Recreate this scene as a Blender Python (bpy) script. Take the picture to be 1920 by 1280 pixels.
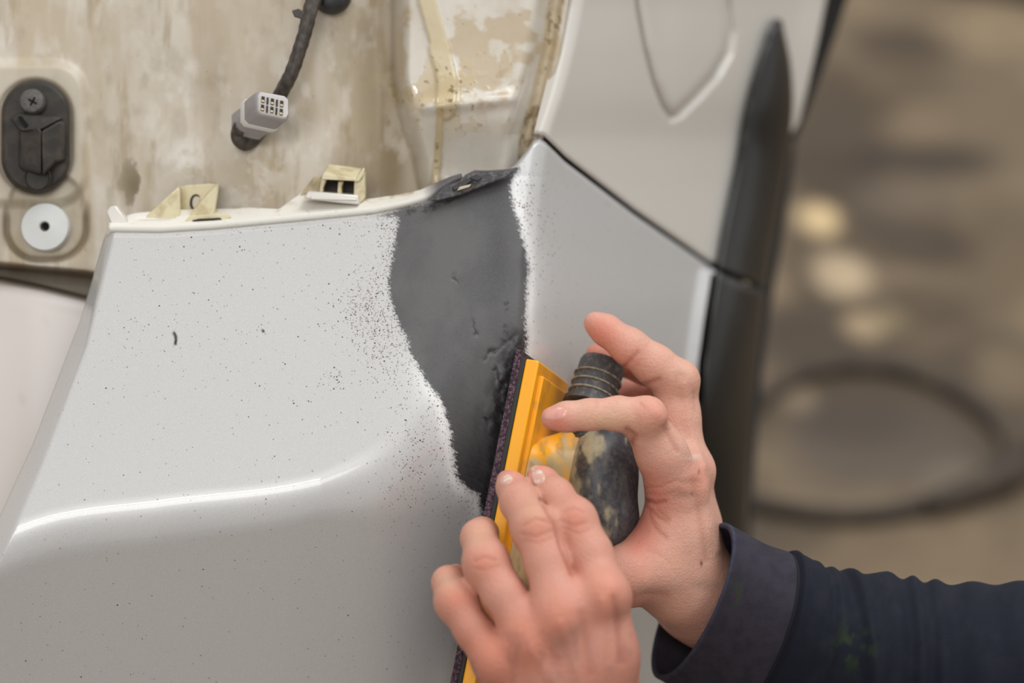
import bpy, math, random
import numpy as np
from mathutils import Vector, Matrix

for o in list(bpy.data.objects):
    bpy.data.objects.remove(o)
SC = bpy.context.scene
COL = SC.collection

# ------------------------------------------------------------------ camera
FPX = 85.0 / 36.0 * 1920.0
PITCH = math.radians(32)
CAM = np.array([0.0, -1.0, 1.29])
FWD = np.array([0.0, math.cos(PITCH), -math.sin(PITCH)])
UPV = np.array([0.0, math.sin(PITCH), math.cos(PITCH)])
RGT = np.array([1.0, 0.0, 0.0])
cam_data = bpy.data.cameras.new('camera')
cam_data.sensor_width = 36.0
cam_data.lens = 85.0
cam_data.clip_start = 0.05
cam_data.dof.use_dof = True
cam_data.dof.focus_distance = 1.135
cam_data.dof.aperture_fstop = 3.4
cam = bpy.data.objects.new('camera', cam_data)
COL.objects.link(cam)
cam.location = CAM
cam.rotation_euler = (math.pi / 2 - PITCH, 0, 0)
SC.camera = cam

# ------------------------------------------------------------------ world, lamps, exposure
SC.view_settings.view_transform = 'Standard'
SC.view_settings.look = 'None'
SC.view_settings.gamma = 1
SC.view_settings.use_curve_mapping = False
SC.view_settings.exposure = 0.0
SC.cycles.max_bounces = 6
world = bpy.data.worlds.new('workshop_air')
SC.world = world
world.use_nodes = True
world.node_tree.nodes['Background'].inputs[0].default_value = (1.0, 0.975, 0.94, 1)
world.node_tree.nodes['Background'].inputs[1].default_value = 0.63


def lamp(name, loc, target, sx, sy, power, color=(1, 1, 1)):
    d = bpy.data.lights.new(name, 'AREA')
    d.shape = 'RECTANGLE'
    d.size, d.size_y = sx, sy
    d.energy = power
    d.color = color
    o = bpy.data.objects.new(name, d)
    COL.objects.link(o)
    o.location = loc
    o.rotation_euler = (Vector(target) - Vector(loc)).to_track_quat('-Z', 'Y').to_euler()
    return o


# workshop ceiling: one bright strip bank above the bay and fluorescent tubes; plus an added front fill
lamp('ceiling_light_bank', (1.1, 0.5, 3.2), (0.0, 0.0, 0.6), 2.2, 1.4, 48, (0.92, 0.96, 1.0))
lamp('ceiling_tube', (-0.30, -2.0, 2.9), (-0.2, 0.0, 0.7), 0.62, 0.07, 8, (1, 0.99, 0.97))
lamp('added_ridge_fill', (-0.5, -2.5, 2.9), (-0.2, 0.0, 0.7), 1.8, 0.5, 16, (1, 0.99, 0.98))  # unseen soft fill, added for the glow on the bumper ridge
lamp('ceiling_tube_far', (-1.2, 1.8, 3.0), (0.2, 0.3, 0.6), 1.5, 0.10, 14, (1, 0.99, 0.97))

# ------------------------------------------------------------------ helpers: numbers
def lin(c):
    c = np.asarray(c, float) / 255.0
    return np.where(c <= 0.04045, c / 12.92, ((c + 0.055) / 1.055) ** 2.4)


def cam_xyz(u, v, d):
    """Point at depth d seen along pixel (u, v), in the lens frame (right, up, depth)."""
    u, v, d = np.broadcast_arrays(np.asarray(u, float), np.asarray(v, float), np.asarray(d, float))
    return np.stack([(u - 960) / FPX * d, (640 - v) / FPX * d, d], -1)


def to_world(p):
    p = np.asarray(p, float)
    return CAM + p[..., 0:1] * RGT + p[..., 1:2] * UPV + p[..., 2:3] * FWD


def P(u, v, d):
    return to_world(cam_xyz(u, v, d))


def on_floor(u, v, z=0.0):
    r = FWD + RGT * (u - 960) / FPX + UPV * (640 - v) / FPX
    t = (z - CAM[2]) / r[2]
    return CAM + r * t


def interp(x, pts):
    a = np.asarray(pts, float)
    return np.interp(x, a[:, 0], a[:, 1])


def smooth_interp(x, pts):
    """Catmull-Rom style interpolation of y over x."""
    a = np.asarray(pts, float)
    xs, ys = a[:, 0], a[:, 1]
    m = np.gradient(ys, xs)
    x = np.clip(np.asarray(x, float), xs[0], xs[-1])
    i = np.clip(np.searchsorted(xs, x) - 1, 0, len(xs) - 2)
    h = xs[i + 1] - xs[i]
    t = (x - xs[i]) / h
    return ((2 * t**3 - 3 * t**2 + 1) * ys[i] + (t**3 - 2 * t**2 + t) * h * m[i]
            + (-2 * t**3 + 3 * t**2) * ys[i + 1] + (t**3 - t**2) * h * m[i + 1])


def smax(a, b, k):
    h = np.clip(k - np.abs(a - b), 0, None) / k
    return np.maximum(a, b) + h * h * k * 0.25


def smin(a, b, k):
    h = np.clip(k - np.abs(a - b), 0, None) / k
    return np.minimum(a, b) - h * h * k * 0.25


def sstep(x, a, b):
    t = np.clip((x - a) / (b - a), 0, 1)
    return t * t * (3 - 2 * t)


def vnoise(x, y, seed=0):
    xi, yi = np.floor(x).astype(np.int64), np.floor(y).astype(np.int64)
    fx, fy = x - xi, y - yi
    fx, fy = fx * fx * (3 - 2 * fx), fy * fy * (3 - 2 * fy)

    def h(i, j):
        n = (i * 374761393 + j * 668265263 + seed * 974634777) & 0xFFFFFFFF
        n = ((n ^ (n >> 13)) * 1274126177) & 0xFFFFFFFF
        return ((n ^ (n >> 16)) & 0xFFFF) / 65535.0
    a, b, c, d = h(xi, yi), h(xi + 1, yi), h(xi, yi + 1), h(xi + 1, yi + 1)
    return (a * (1 - fx) + b * fx) * (1 - fy) + (c * (1 - fx) + d * fx) * fy


def fbm(x, y, seed=0, n=4):
    s, w, t = 0, 0.5, 0
    for i in range(n):
        s = s + w * vnoise(x * 2**i, y * 2**i, seed + i * 7)
        t += w
        w *= 0.5
    return s / t


def seg_dist(x, y, poly, closed=False):
    p = np.asarray(poly, float)
    n = len(p)
    best = np.full(np.shape(x), 1e9)
    for i in range(n if closed else n - 1):
        a, b = p[i], p[(i + 1) % n]
        e = b - a
        t = np.clip(((x - a[0]) * e[0] + (y - a[1]) * e[1]) / max(e @ e, 1e-9), 0, 1)
        best = np.minimum(best, np.hypot(x - a[0] - t * e[0], y - a[1] - t * e[1]))
    return best


def poly_sdf(x, y, poly):
    p = np.asarray(poly, float)
    ins = np.zeros(np.shape(x), bool)
    j = len(p) - 1
    for i in range(len(p)):
        c = (p[i, 1] > y) != (p[j, 1] > y)
        with np.errstate(divide='ignore', invalid='ignore'):
            xx = (p[j, 0] - p[i, 0]) * (y - p[i, 1]) / (p[j, 1] - p[i, 1] + 1e-12) + p[i, 0]
        ins ^= c & (x < xx)
        j = i
    d = seg_dist(x, y, p, True)
    return np.where(ins, -d, d)


def gauss(x, y, cx, cy, rx, ry=None):
    ry = ry or rx
    return np.exp(-((x - cx) / rx) ** 2 - ((y - cy) / ry) ** 2)


def mix(c, col, f):
    f = np.clip(f, 0, 1)[..., None]
    return c * (1 - f) + lin(col) * f


def smooth_poly(pts, n=8, closed=True):
    """Round a coarse outline with a Catmull-Rom loop."""
    p = np.asarray(pts, float)
    out = []
    N = len(p)
    for i in range(N if closed else N - 1):
        if closed:
            a, b, c, d = p[i - 1], p[i], p[(i + 1) % N], p[(i + 2) % N]
        else:
            a, b, c, d = p[max(i - 1, 0)], p[i], p[i + 1], p[min(i + 2, N - 1)]
        for k in range(n):
            t = k / n
            out.append(0.5 * (2 * b + (c - a) * t + (2 * a - 5 * b + 4 * c - d) * t * t + (3 * b - a - 3 * c + d) * t**3))
    if not closed:
        out.append(p[-1])
    return np.array(out)


# ------------------------------------------------------------------ helpers: objects
def empty(name, loc, label, cat, group=None):
    o = bpy.data.objects.new(name, None)
    COL.objects.link(o)
    o.location = loc
    o.empty_display_size = 0.05
    o['label'] = label
    o['category'] = cat
    if group:
        o['group'] = group
    bpy.context.view_layer.update()
    return o


def link(name, me, material, parent=None):
    o = bpy.data.objects.new(name, me)
    COL.objects.link(o)
    if material is not None:
        me.materials.append(material)
    if parent is not None:
        o.parent = parent
        q = parent
        loc = Vector((0, 0, 0))
        while q is not None:
            loc += q.location
            q = q.parent
        o.location = -loc
    return o


def mesh_obj(name, verts, faces, material, parent=None, smooth=True, attrs=None, flip=False):
    me = bpy.data.meshes.new(name)
    v = np.asarray(verts, np.float32).reshape(-1, 3)
    if isinstance(faces, np.ndarray) and faces.ndim == 2:
        f = faces[:, ::-1] if flip else faces
        k = f.shape[1]
        me.vertices.add(len(v))
        me.vertices.foreach_set('co', v.ravel())
        me.loops.add(f.size)
        me.loops.foreach_set('vertex_index', np.ascontiguousarray(f, np.int32).ravel())
        me.polygons.add(len(f))
        me.polygons.foreach_set('loop_start', np.arange(0, f.size, k, dtype=np.int32))
        me.polygons.foreach_set('loop_total', np.full(len(f), k, np.int32))
        me.update(calc_edges=True)
    else:
        me.from_pydata(v.tolist(), [], [list(x)[::-1] if flip else list(x) for x in faces])
    me.validate()
    for nm, arr in (attrs or {}).items():
        arr = np.asarray(arr, np.float32)
        if arr.ndim == 2 and arr.shape[1] == 3:
            a = me.attributes.new(nm, 'FLOAT_COLOR', 'POINT')
            rgba = np.ones((len(arr), 4), np.float32)
            rgba[:, :3] = arr
            a.data.foreach_set('color', rgba.ravel())
        else:
            a = me.attributes.new(nm, 'FLOAT', 'POINT')
            a.data.foreach_set('value', arr.ravel())
    if smooth:
        me.polygons.foreach_set('use_smooth', np.ones(len(me.polygons), bool))
    return link(name, me, material, parent)


def grid_faces(n, m, wrap=False):
    i = np.arange(n - 1)[:, None]
    j = np.arange(m if wrap else m - 1)[None, :]
    j2 = (j + 1) % m
    a, b, c, d = i * m + j, i * m + j2, (i + 1) * m + j2, (i + 1) * m + j
    return np.stack(np.broadcast_arrays(a, d, c, b), -1).reshape(-1, 4)


def sheet(name, U, V, D, material, parent=None, attrs=None, thick=0.0):
    """A curved body sheet given by rows of surface points; thickened inward."""
    n, m = U.shape
    w = P(U, V, D)
    at = {k: a.reshape(-1, 3) if a.ndim == 3 else a.ravel() for k, a in (attrs or {}).items()}
    o = mesh_obj(name, w.reshape(-1, 3), grid_faces(n, m), material, parent, True, at)
    if thick:
        s = o.modifiers.new('thickness', 'SOLIDIFY')
        s.thickness = thick
        s.offset = -1.0
        s.use_even_offset = False
    return o


def bevel(o, w, seg=2, angle=40):
    b = o.modifiers.new('bevel', 'BEVEL')
    b.width = w
    b.segments = seg
    b.limit_method = 'ANGLE'
    b.angle_limit = math.radians(angle)
    return o


def prism(name, poly, d, back, material, parent=None, shift=(0, 0), scale=1.0, bev=0.0, smooth=False, dtilt=None):
    """Solid with outline poly (u, v) at depth d, going back by `back` metres; the rear outline may be shifted (px) and scaled."""
    p = np.asarray(poly, float)
    c = p.mean(0)
    q = (p - c) * scale + c + np.asarray(shift, float)
    dd = np.full(len(p), d, float) + (0 if dtilt is None else (p - c) @ np.asarray(dtilt, float))
    va, vb = P(p[:, 0], p[:, 1], dd), P(q[:, 0], q[:, 1], dd + back)
    n = len(p)
    area = 0.5 * np.sum(p[:, 0] * np.roll(p[:, 1], -1) - np.roll(p[:, 0], -1) * p[:, 1])
    fr, bk = list(range(n)), list(range(2 * n - 1, n - 1, -1))
    sides = [(i, n + i, n + (i + 1) % n, (i + 1) % n) for i in range(n)]
    faces = [fr[::-1], bk[::-1]] + [s[::-1] for s in sides]
    faces = [list(f) for f in faces]
    if area < 0:
        faces = [f[::-1] for f in faces]
    o = mesh_obj(name, np.vstack([va, vb]), faces, material, parent, smooth)
    if bev:
        bevel(o, bev)
        o.data.polygons.foreach_set('use_smooth', np.ones(len(o.data.polygons), bool))
        try:
            o.data.set_sharp_from_angle(angle=math.radians(50))
        except Exception:
            pass
    return o


def frames(c):
    t = np.gradient(c, axis=0)
    t /= np.linalg.norm(t, axis=1)[:, None] + 1e-12
    ref = np.array([0.31, 0.2, 0.93])
    n = np.cross(t[0], ref)
    n /= np.linalg.norm(n)
    N = [n]
    for i in range(1, len(c)):
        n = N[-1] - t[i] * (N[-1] @ t[i])
        N.append(n / np.linalg.norm(n))
    N = np.array(N)
    return t, N, np.cross(t, N)


def tube(name, pts, r, material, parent=None, seg=20, n=10, disp=None, caps=True, world=False, attrs_fn=None, closed=False):
    c = smooth_poly(pts, n, closed)
    w = c if world else P(c[:, 0], c[:, 1], c[:, 2])
    if closed:
        w = np.vstack([w, w[:1]])
    rr = np.full(len(w), r, float) if np.isscalar(r) else np.interp(np.linspace(0, 1, len(w)), np.linspace(0, 1, len(r)), r)
    t, N, B = frames(w)
    th = np.linspace(0, 2 * np.pi, seg, endpoint=False)
    R = rr[:, None] * np.ones(seg)
    s = np.concatenate([[0], np.cumsum(np.linalg.norm(np.diff(w, axis=0), axis=1))])
    if disp:
        R = R + disp(s[:, None], th[None, :])
    v = w[:, None, :] + R[..., None] * (np.cos(th)[None, :, None] * N[:, None, :] + np.sin(th)[None, :, None] * B[:, None, :])
    f = grid_faces(len(w), seg, True).tolist()
    if caps:
        f.append(list(range(seg)))
        f.append([(len(w) - 1) * seg + k for k in range(seg)][::-1])
    return mesh_obj(name, v.reshape(-1, 3), f, material, parent, True)


def disc_solid(name, u, v, d, r, depth, material, parent=None, axis=None, seg=40, prof=None):
    """Lathe: profile [(radius factor, height)] about an axis (lens frame) at pixel (u, v)."""
    c = cam_xyz(u, v, d)
    a = np.array(axis if axis is not None else (0, 0, -1.0), float)
    a /= np.linalg.norm(a)
    x = np.cross(a, (0.0, 1.0, 0.02))
    x /= np.linalg.norm(x)
    y = np.cross(a, x)
    prof = prof or [(1, 0), (1, depth * 0.8), (0.95, depth), (0, depth)]
    th = np.linspace(0, 2 * np.pi, seg, endpoint=False)
    vs = []
    for rf, h in prof:
        vs.append(c + a * h + r * rf * (np.cos(th)[:, None] * x + np.sin(th)[:, None] * y))
    vs = to_world(np.array(vs))
    f = grid_faces(len(prof), seg, True)
    o = mesh_obj(name, vs.reshape(-1, 3), f, material, parent, True)
    o.data.set_sharp_from_angle(angle=math.radians(35))
    return o


# ------------------------------------------------------------------ helpers: materials
def nodes(m):
    m.use_nodes = True
    nt = m.node_tree
    return nt, nt.nodes['Principled BSDF'], nt.links


def ramp(nt, fac, a, b):
    r = nt.nodes.new('ShaderNodeMapRange')
    r.inputs['From Min'].default_value = a
    r.inputs['From Max'].default_value = b
    r.clamp = True
    nt.links.new(fac, r.inputs['Value'])
    return r.outputs[0]


def math_node(nt, op, a, b=None):
    n = nt.nodes.new('ShaderNodeMath')
    n.operation = op
    for k, x in enumerate((a, b)):
        if x is None:
            continue
        if isinstance(x, (int, float)):
            n.inputs[k].default_value = x
        else:
            nt.links.new(x, n.inputs[k])
    return n.outputs[0]


def mix_col(nt, fac, a, b, mode='MIX'):
    n = nt.nodes.new('ShaderNodeMix')
    n.data_type = 'RGBA'
    n.blend_type = mode
    for k, x in ((0, fac), (6, a), (7, b)):
        if isinstance(x, (int, float)):
            n.inputs[k].default_value = x
        elif isinstance(x, (tuple, list, np.ndarray)):
            n.inputs[k].default_value = (*x, 1)
        else:
            nt.links.new(x, n.inputs[k])
    return n.outputs[2]


def coords(nt):
    return nt.nodes.new('ShaderNodeTexCoord').outputs['Object']


def noise(nt, scale, detail=4, vec=None, rough=0.6, stretch=None):
    n = nt.nodes.new('ShaderNodeTexNoise')
    n.inputs['Scale'].default_value = scale
    n.inputs['Detail'].default_value = detail
    n.inputs['Roughness'].default_value = rough
    vec = vec or coords(nt)
    if stretch:
        mp = nt.nodes.new('ShaderNodeMapping')
        mp.inputs['Scale'].default_value = stretch
        nt.links.new(vec, mp.inputs['Vector'])
        vec = mp.outputs[0]
    nt.links.new(vec, n.inputs['Vector'])
    return n.outputs['Fac']


def attr(nt, name, color=True):
    a = nt.nodes.new('ShaderNodeAttribute')
    a.attribute_name = name
    return a.outputs['Color' if color else 'Fac']


def bump(nt, bsdf, height, strength=0.3, dist=0.001):
    b = nt.nodes.new('ShaderNodeBump')
    b.inputs['Strength'].default_value = strength
    b.inputs['Distance'].default_value = dist
    nt.links.new(height, b.inputs['Height'])
    nt.links.new(b.outputs[0], bsdf.inputs['Normal'])


def mat(name, rgb=None, rough=0.5, coat=0.0, coat_rough=0.05, metal=0.0, use_attr=None, var=0.0, var_col=None, var_scale=60.0,
        var_lo=0.45, var_hi=0.65, bump_scale=None, bump_s=0.2, bump_d=0.0005, stretch=None, sss=0.0, spec=0.5, sheen=0.0):
    m = bpy.data.materials.new(name)
    nt, b, L = nodes(m)
    base = attr(nt, use_attr) if use_attr else None
    col = tuple(lin(rgb)) if rgb is not None else None
    if var_col is not None:
        f = math_node(nt, 'MULTIPLY', ramp(nt, noise(nt, var_scale, 6, stretch=stretch), var_lo, var_hi), var)
        out = mix_col(nt, f, base if base is not None else col, tuple(lin(var_col)))
        L.new(out, b.inputs['Base Color'])
    elif base is not None:
        L.new(base, b.inputs['Base Color'])
    else:
        b.inputs['Base Color'].default_value = (*col, 1)
    b.inputs['Roughness'].default_value = rough
    b.inputs['Metallic'].default_value = metal
    b.inputs['Coat Weight'].default_value = coat
    b.inputs['Coat Roughness'].default_value = coat_rough
    b.inputs['Specular IOR Level'].default_value = spec
    if sheen:
        b.inputs['Sheen Weight'].default_value = sheen
        b.inputs['Sheen Roughness'].default_value = 0.5
    if sss:
        b.inputs['Subsurface Weight'].default_value = sss
        b.inputs['Subsurface Radius'].default_value = (1.0, 0.35, 0.2)
        b.inputs['Subsurface Scale'].default_value = 0.003
    if bump_scale:
        bump(nt, b, noise(nt, bump_scale, 4, stretch=stretch), bump_s, bump_d)
    return m


PAINT = (214, 209, 201)
M_paint = mat('pearl_white_paint', PAINT, 0.38, 0.6, 0.04, 0.1, var=0.10, var_col=(190, 186, 180), var_scale=2500)
M_pocket = mat('dirty_white_body_paint', use_attr='tint', rough=0.5, coat=0.5, coat_rough=0.06, var=0.25, var_col=(168, 148, 116),
               var_scale=70, var_lo=0.5, var_hi=0.75, bump_scale=90, bump_s=0.12, bump_d=0.002)
M_black = mat('black_textured_plastic', (28, 28, 31), 0.42, var=0.5, var_col=(48, 46, 46), var_scale=300, bump_scale=1500, bump_s=0.1)
M_flare = mat('black_flare_plastic', (20, 19, 18), 0.3, 0.15, 0.2, var=0.4, var_col=(32, 29, 27), var_scale=20)
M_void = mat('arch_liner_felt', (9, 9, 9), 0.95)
M_rubber = mat('dusty_black_rubber', (40, 36, 31), 0.6, var=0.7, var_col=(70, 61, 51), var_scale=120, bump_scale=400, bump_s=0.15)
M_screw = mat('oxidised_screw', (96, 92, 88), 0.5, metal=0.3, var=0.7, var_col=(60, 56, 52), var_scale=500, bump_scale=900, bump_s=0.3)
M_white_clip = mat('white_nylon', (210, 212, 210), 0.45, var=0.3, var_col=(206, 200, 188), var_scale=120)
M_yellowed = mat('yellowed_plastic', (214, 203, 168), 0.45, var=0.8, var_col=(164, 142, 96), var_scale=110, var_lo=0.45, var_hi=0.7)
M_cable = mat('cable_tape', (54, 48, 43), 0.5, var=0.7, var_col=(92, 82, 72), var_scale=240, bump_scale=500, bump_s=0.3)
M_conn = mat('grey_connector_plastic', (150, 145, 146), 0.4, var=0.35, var_col=(122, 114, 108), var_scale=200)
M_conn_face = mat('pale_connector_plastic', (208, 204, 200), 0.45)
M_socket = mat('socket_dark', (46, 38, 32), 0.6)
M_terminal = mat('tinned_terminal', (150, 132, 100), 0.35, metal=0.8)
M_inner = mat('joint_light_block_dark', (20, 19, 18), 0.9)

# ------------------------------------------------------------------ floor
def build_floor():
    n, m = 260, 200
    xs = np.linspace(-3.0, 3.2, m)
    ys = np.concatenate([np.linspace(-4, 0.2, 40, endpoint=False), np.linspace(0.2, 2.2, n - 60, endpoint=False), np.linspace(2.2, 6, 20)])
    xs = np.concatenate([np.linspace(-4, -0.2, 20, endpoint=False), np.linspace(-0.2, 1.2, 140, endpoint=False), np.linspace(1.2, 4, 40)])
    X, Y = np.meshgrid(xs, ys)
    c = np.ones(X.shape + (3,)) * lin((150, 130, 104))
    f1 = fbm(X * 5.5, Y * 3.2, 3, 5)
    c = mix(c, (100, 84, 66), sstep(f1, 0.46, 0.66) * 0.75)
    f2 = fbm(X * 9, Y * 6, 21, 4)
    c = mix(c, (178, 154, 122), sstep(f2, 0.55, 0.75) * 0.6)

    def blob(u, v, ru, rv, col, a):
        nonlocal c
        p = on_floor(u, v)
        rx = np.linalg.norm(on_floor(u + ru, v) - p)
        ry = np.linalg.norm(on_floor(u, v + rv) - p)
        w = 0.35 * (fbm(X * 16, Y * 10, int(u) % 97, 3) - 0.5)
        r = np.hypot((X - p[0]) / rx, (Y - p[1]) / ry) + w
        c = mix(c, col, (1 - sstep(r, 0.45, 1.15)) * a)
    # stains worn into the concrete, and scattered filler dust
    blob(1700, 80, 130, 45, (98, 80, 64), 0.75)
    blob(1870, 60, 140, 60, (184, 160, 126), 0.7)
    blob(1660, 150, 140, 60, (120, 100, 76), 0.6)
    blob(1720, 235, 90, 45, (166, 142, 112), 0.6)
    blob(1740, 300, 190, 40, (84, 70, 58), 0.75)
    blob(1690, 375, 120, 42, (138, 122, 104), 0.7)
    blob(1860, 470, 160, 130, (132, 112, 86), 0.7)
    blob(1720, 460, 130, 60, (92, 76, 60), 0.7)
    blob(1740, 570, 110, 60, (96, 80, 62), 0.6)
    blob(1530, 330, 90, 60, (104, 86, 68), 0.6)
    blob(1500, 640, 110, 70, (104, 88, 72), 0.7)
    blob(1660, 830, 250, 100, (122, 108, 94), 0.9)
    blob(1600, 790, 170, 60, (100, 86, 74), 0.6)
    blob(1800, 900, 90, 50, (150, 136, 118), 0.6)
    blob(1880, 700, 70, 60, (162, 140, 110), 0.6)
    blob(1700, 1050, 300, 70, (146, 124, 96), 0.7)
    blob(1480, 1000, 110, 50, (108, 94, 76), 0.6)
    blob(1538, 412, 46, 38, (240, 210, 160), 1.0)
    blob(1575, 515, 66, 52, (214, 190, 156), 0.95)
    blob(1620, 612, 44, 32, (206, 180, 142), 0.9)
    blob(1668, 600, 34, 30, (168, 150, 112), 0.7)
    blob(1500, 745, 44, 30, (172, 152, 126), 0.7)
    me_v = np.stack([X, Y, np.zeros_like(X)], -1)
    m_floor = mat('stained_concrete', use_attr='tint', rough=0.75, var=0.3, var_col=(88, 74, 60), var_scale=26, bump_scale=120, bump_s=0.2, bump_d=0.002)
    o = mesh_obj('floor', me_v.reshape(-1, 3), grid_faces(*X.shape), m_floor, None, True, {'tint': c.reshape(-1, 3) * 0.60 * (c.reshape(-1, 3).mean(1, keepdims=True) / 0.2) ** 0.4}, flip=True)
    o['kind'] = 'structure'


build_floor()

# ------------------------------------------------------------------ car body surfaces
CORNER = [(-640, 1250), (-260, 1150), (0, 1083), (100, 1063), (180, 1043), (258, 1018), (330, 1004), (450, 992), (600, 984), (800, 962), (960, 925), (1130, 885), (1280, 850), (1500, 800), (2050, 700)]
RIDGE = [(-300, 1125), (0, 1036), (60, 1012), (300, 972), (580, 932), (760, 876), (860, 806), (1000, 740), (1400, 700)]
TOP = [(-400, 470), (180, 440), (215, 434), (300, 435), (400, 429), (560, 414), (700, 400), (760, 388), (800, 376), (850, 345), (880, 333), (910, 327), (948, 322), (966, 308), (985, 284), (1000, 263), (1012, 258), (1022, 264), (1060, 302), (1190, 402), (1335, 502), (1420, 560)]
SIDE_SLOPE = 0.00062


def front_depth(u, v):
    du = lambda vv: 1.158 - 0.040 * (vv - 435) / 495 + 0.0012 * np.exp(-((vv - 660) / 200.0) ** 2)
    vr = smooth_interp(u, RIDGE)
    a = du(v)
    b = du(vr) + (v - vr) * 0.000125
    k = interp(u, [(-300, 0.010), (250, 0.011), (600, 0.010), (760, 0.02), (900, 0.04)])
    d = smax(a, b, k)
    return d + 0.010 * np.clip((u - 690) / 300, 0, 1.3) ** 2


def corner_depth(v):
    uc = smooth_interp(v, CORNER)
    d = front_depth(uc, np.maximum(v, 258))
    return d + np.clip(258 - v, 0, None) * 0.00006


def side_depth(u, v):
    uc = smooth_interp(v, CORNER)
    return corner_depth(v) + (u - uc) * SIDE_SLOPE - 0.012 * np.sin(np.clip((u - uc) / 420, 0, 1) * np.pi)


def body_depth(u, v):
    return smax(front_depth(u, v), side_depth(u, v), 0.009)


LCREASE = [(300, 245), (432, 213), (650, 160), (880, 72), (1045, 0), (1500, -200), (2050, -420)]
LBOUND = [(300, 225), (440, 197), (600, 150), (830, 62), (965, 0), (1100, -64), (1500, -250), (2050, -480)]
BRIGHT = [(258, 1335), (500, 1336), (600, 1320), (680, 1309), (800, 1302), (1000, 1290), (1280, 1270), (1500, 1250), (2050, 1190)]

PATCH = [(712, 405), (760, 389), (800, 376), (850, 345), (880, 331), (905, 326), (950, 321), (974, 316), (962, 330), (956, 345), (962, 380), (976, 430), (986, 480),
         (990, 520), (986, 580), (988, 630), (984, 660), (975, 700), (960, 800), (930, 930), (912, 975), (905, 962), (897, 928), (872, 912), (856, 892), (850, 850),
         (843, 800), (830, 752), (800, 712), (772, 662), (752, 612), (736, 570), (728, 530), (735, 480), (744, 432), (748, 408)]

car = empty('car', (-0.1, 0.35, 0.0), 'white car rear corner with its tail lamp removed and a grey filler patch', 'car')


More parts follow.
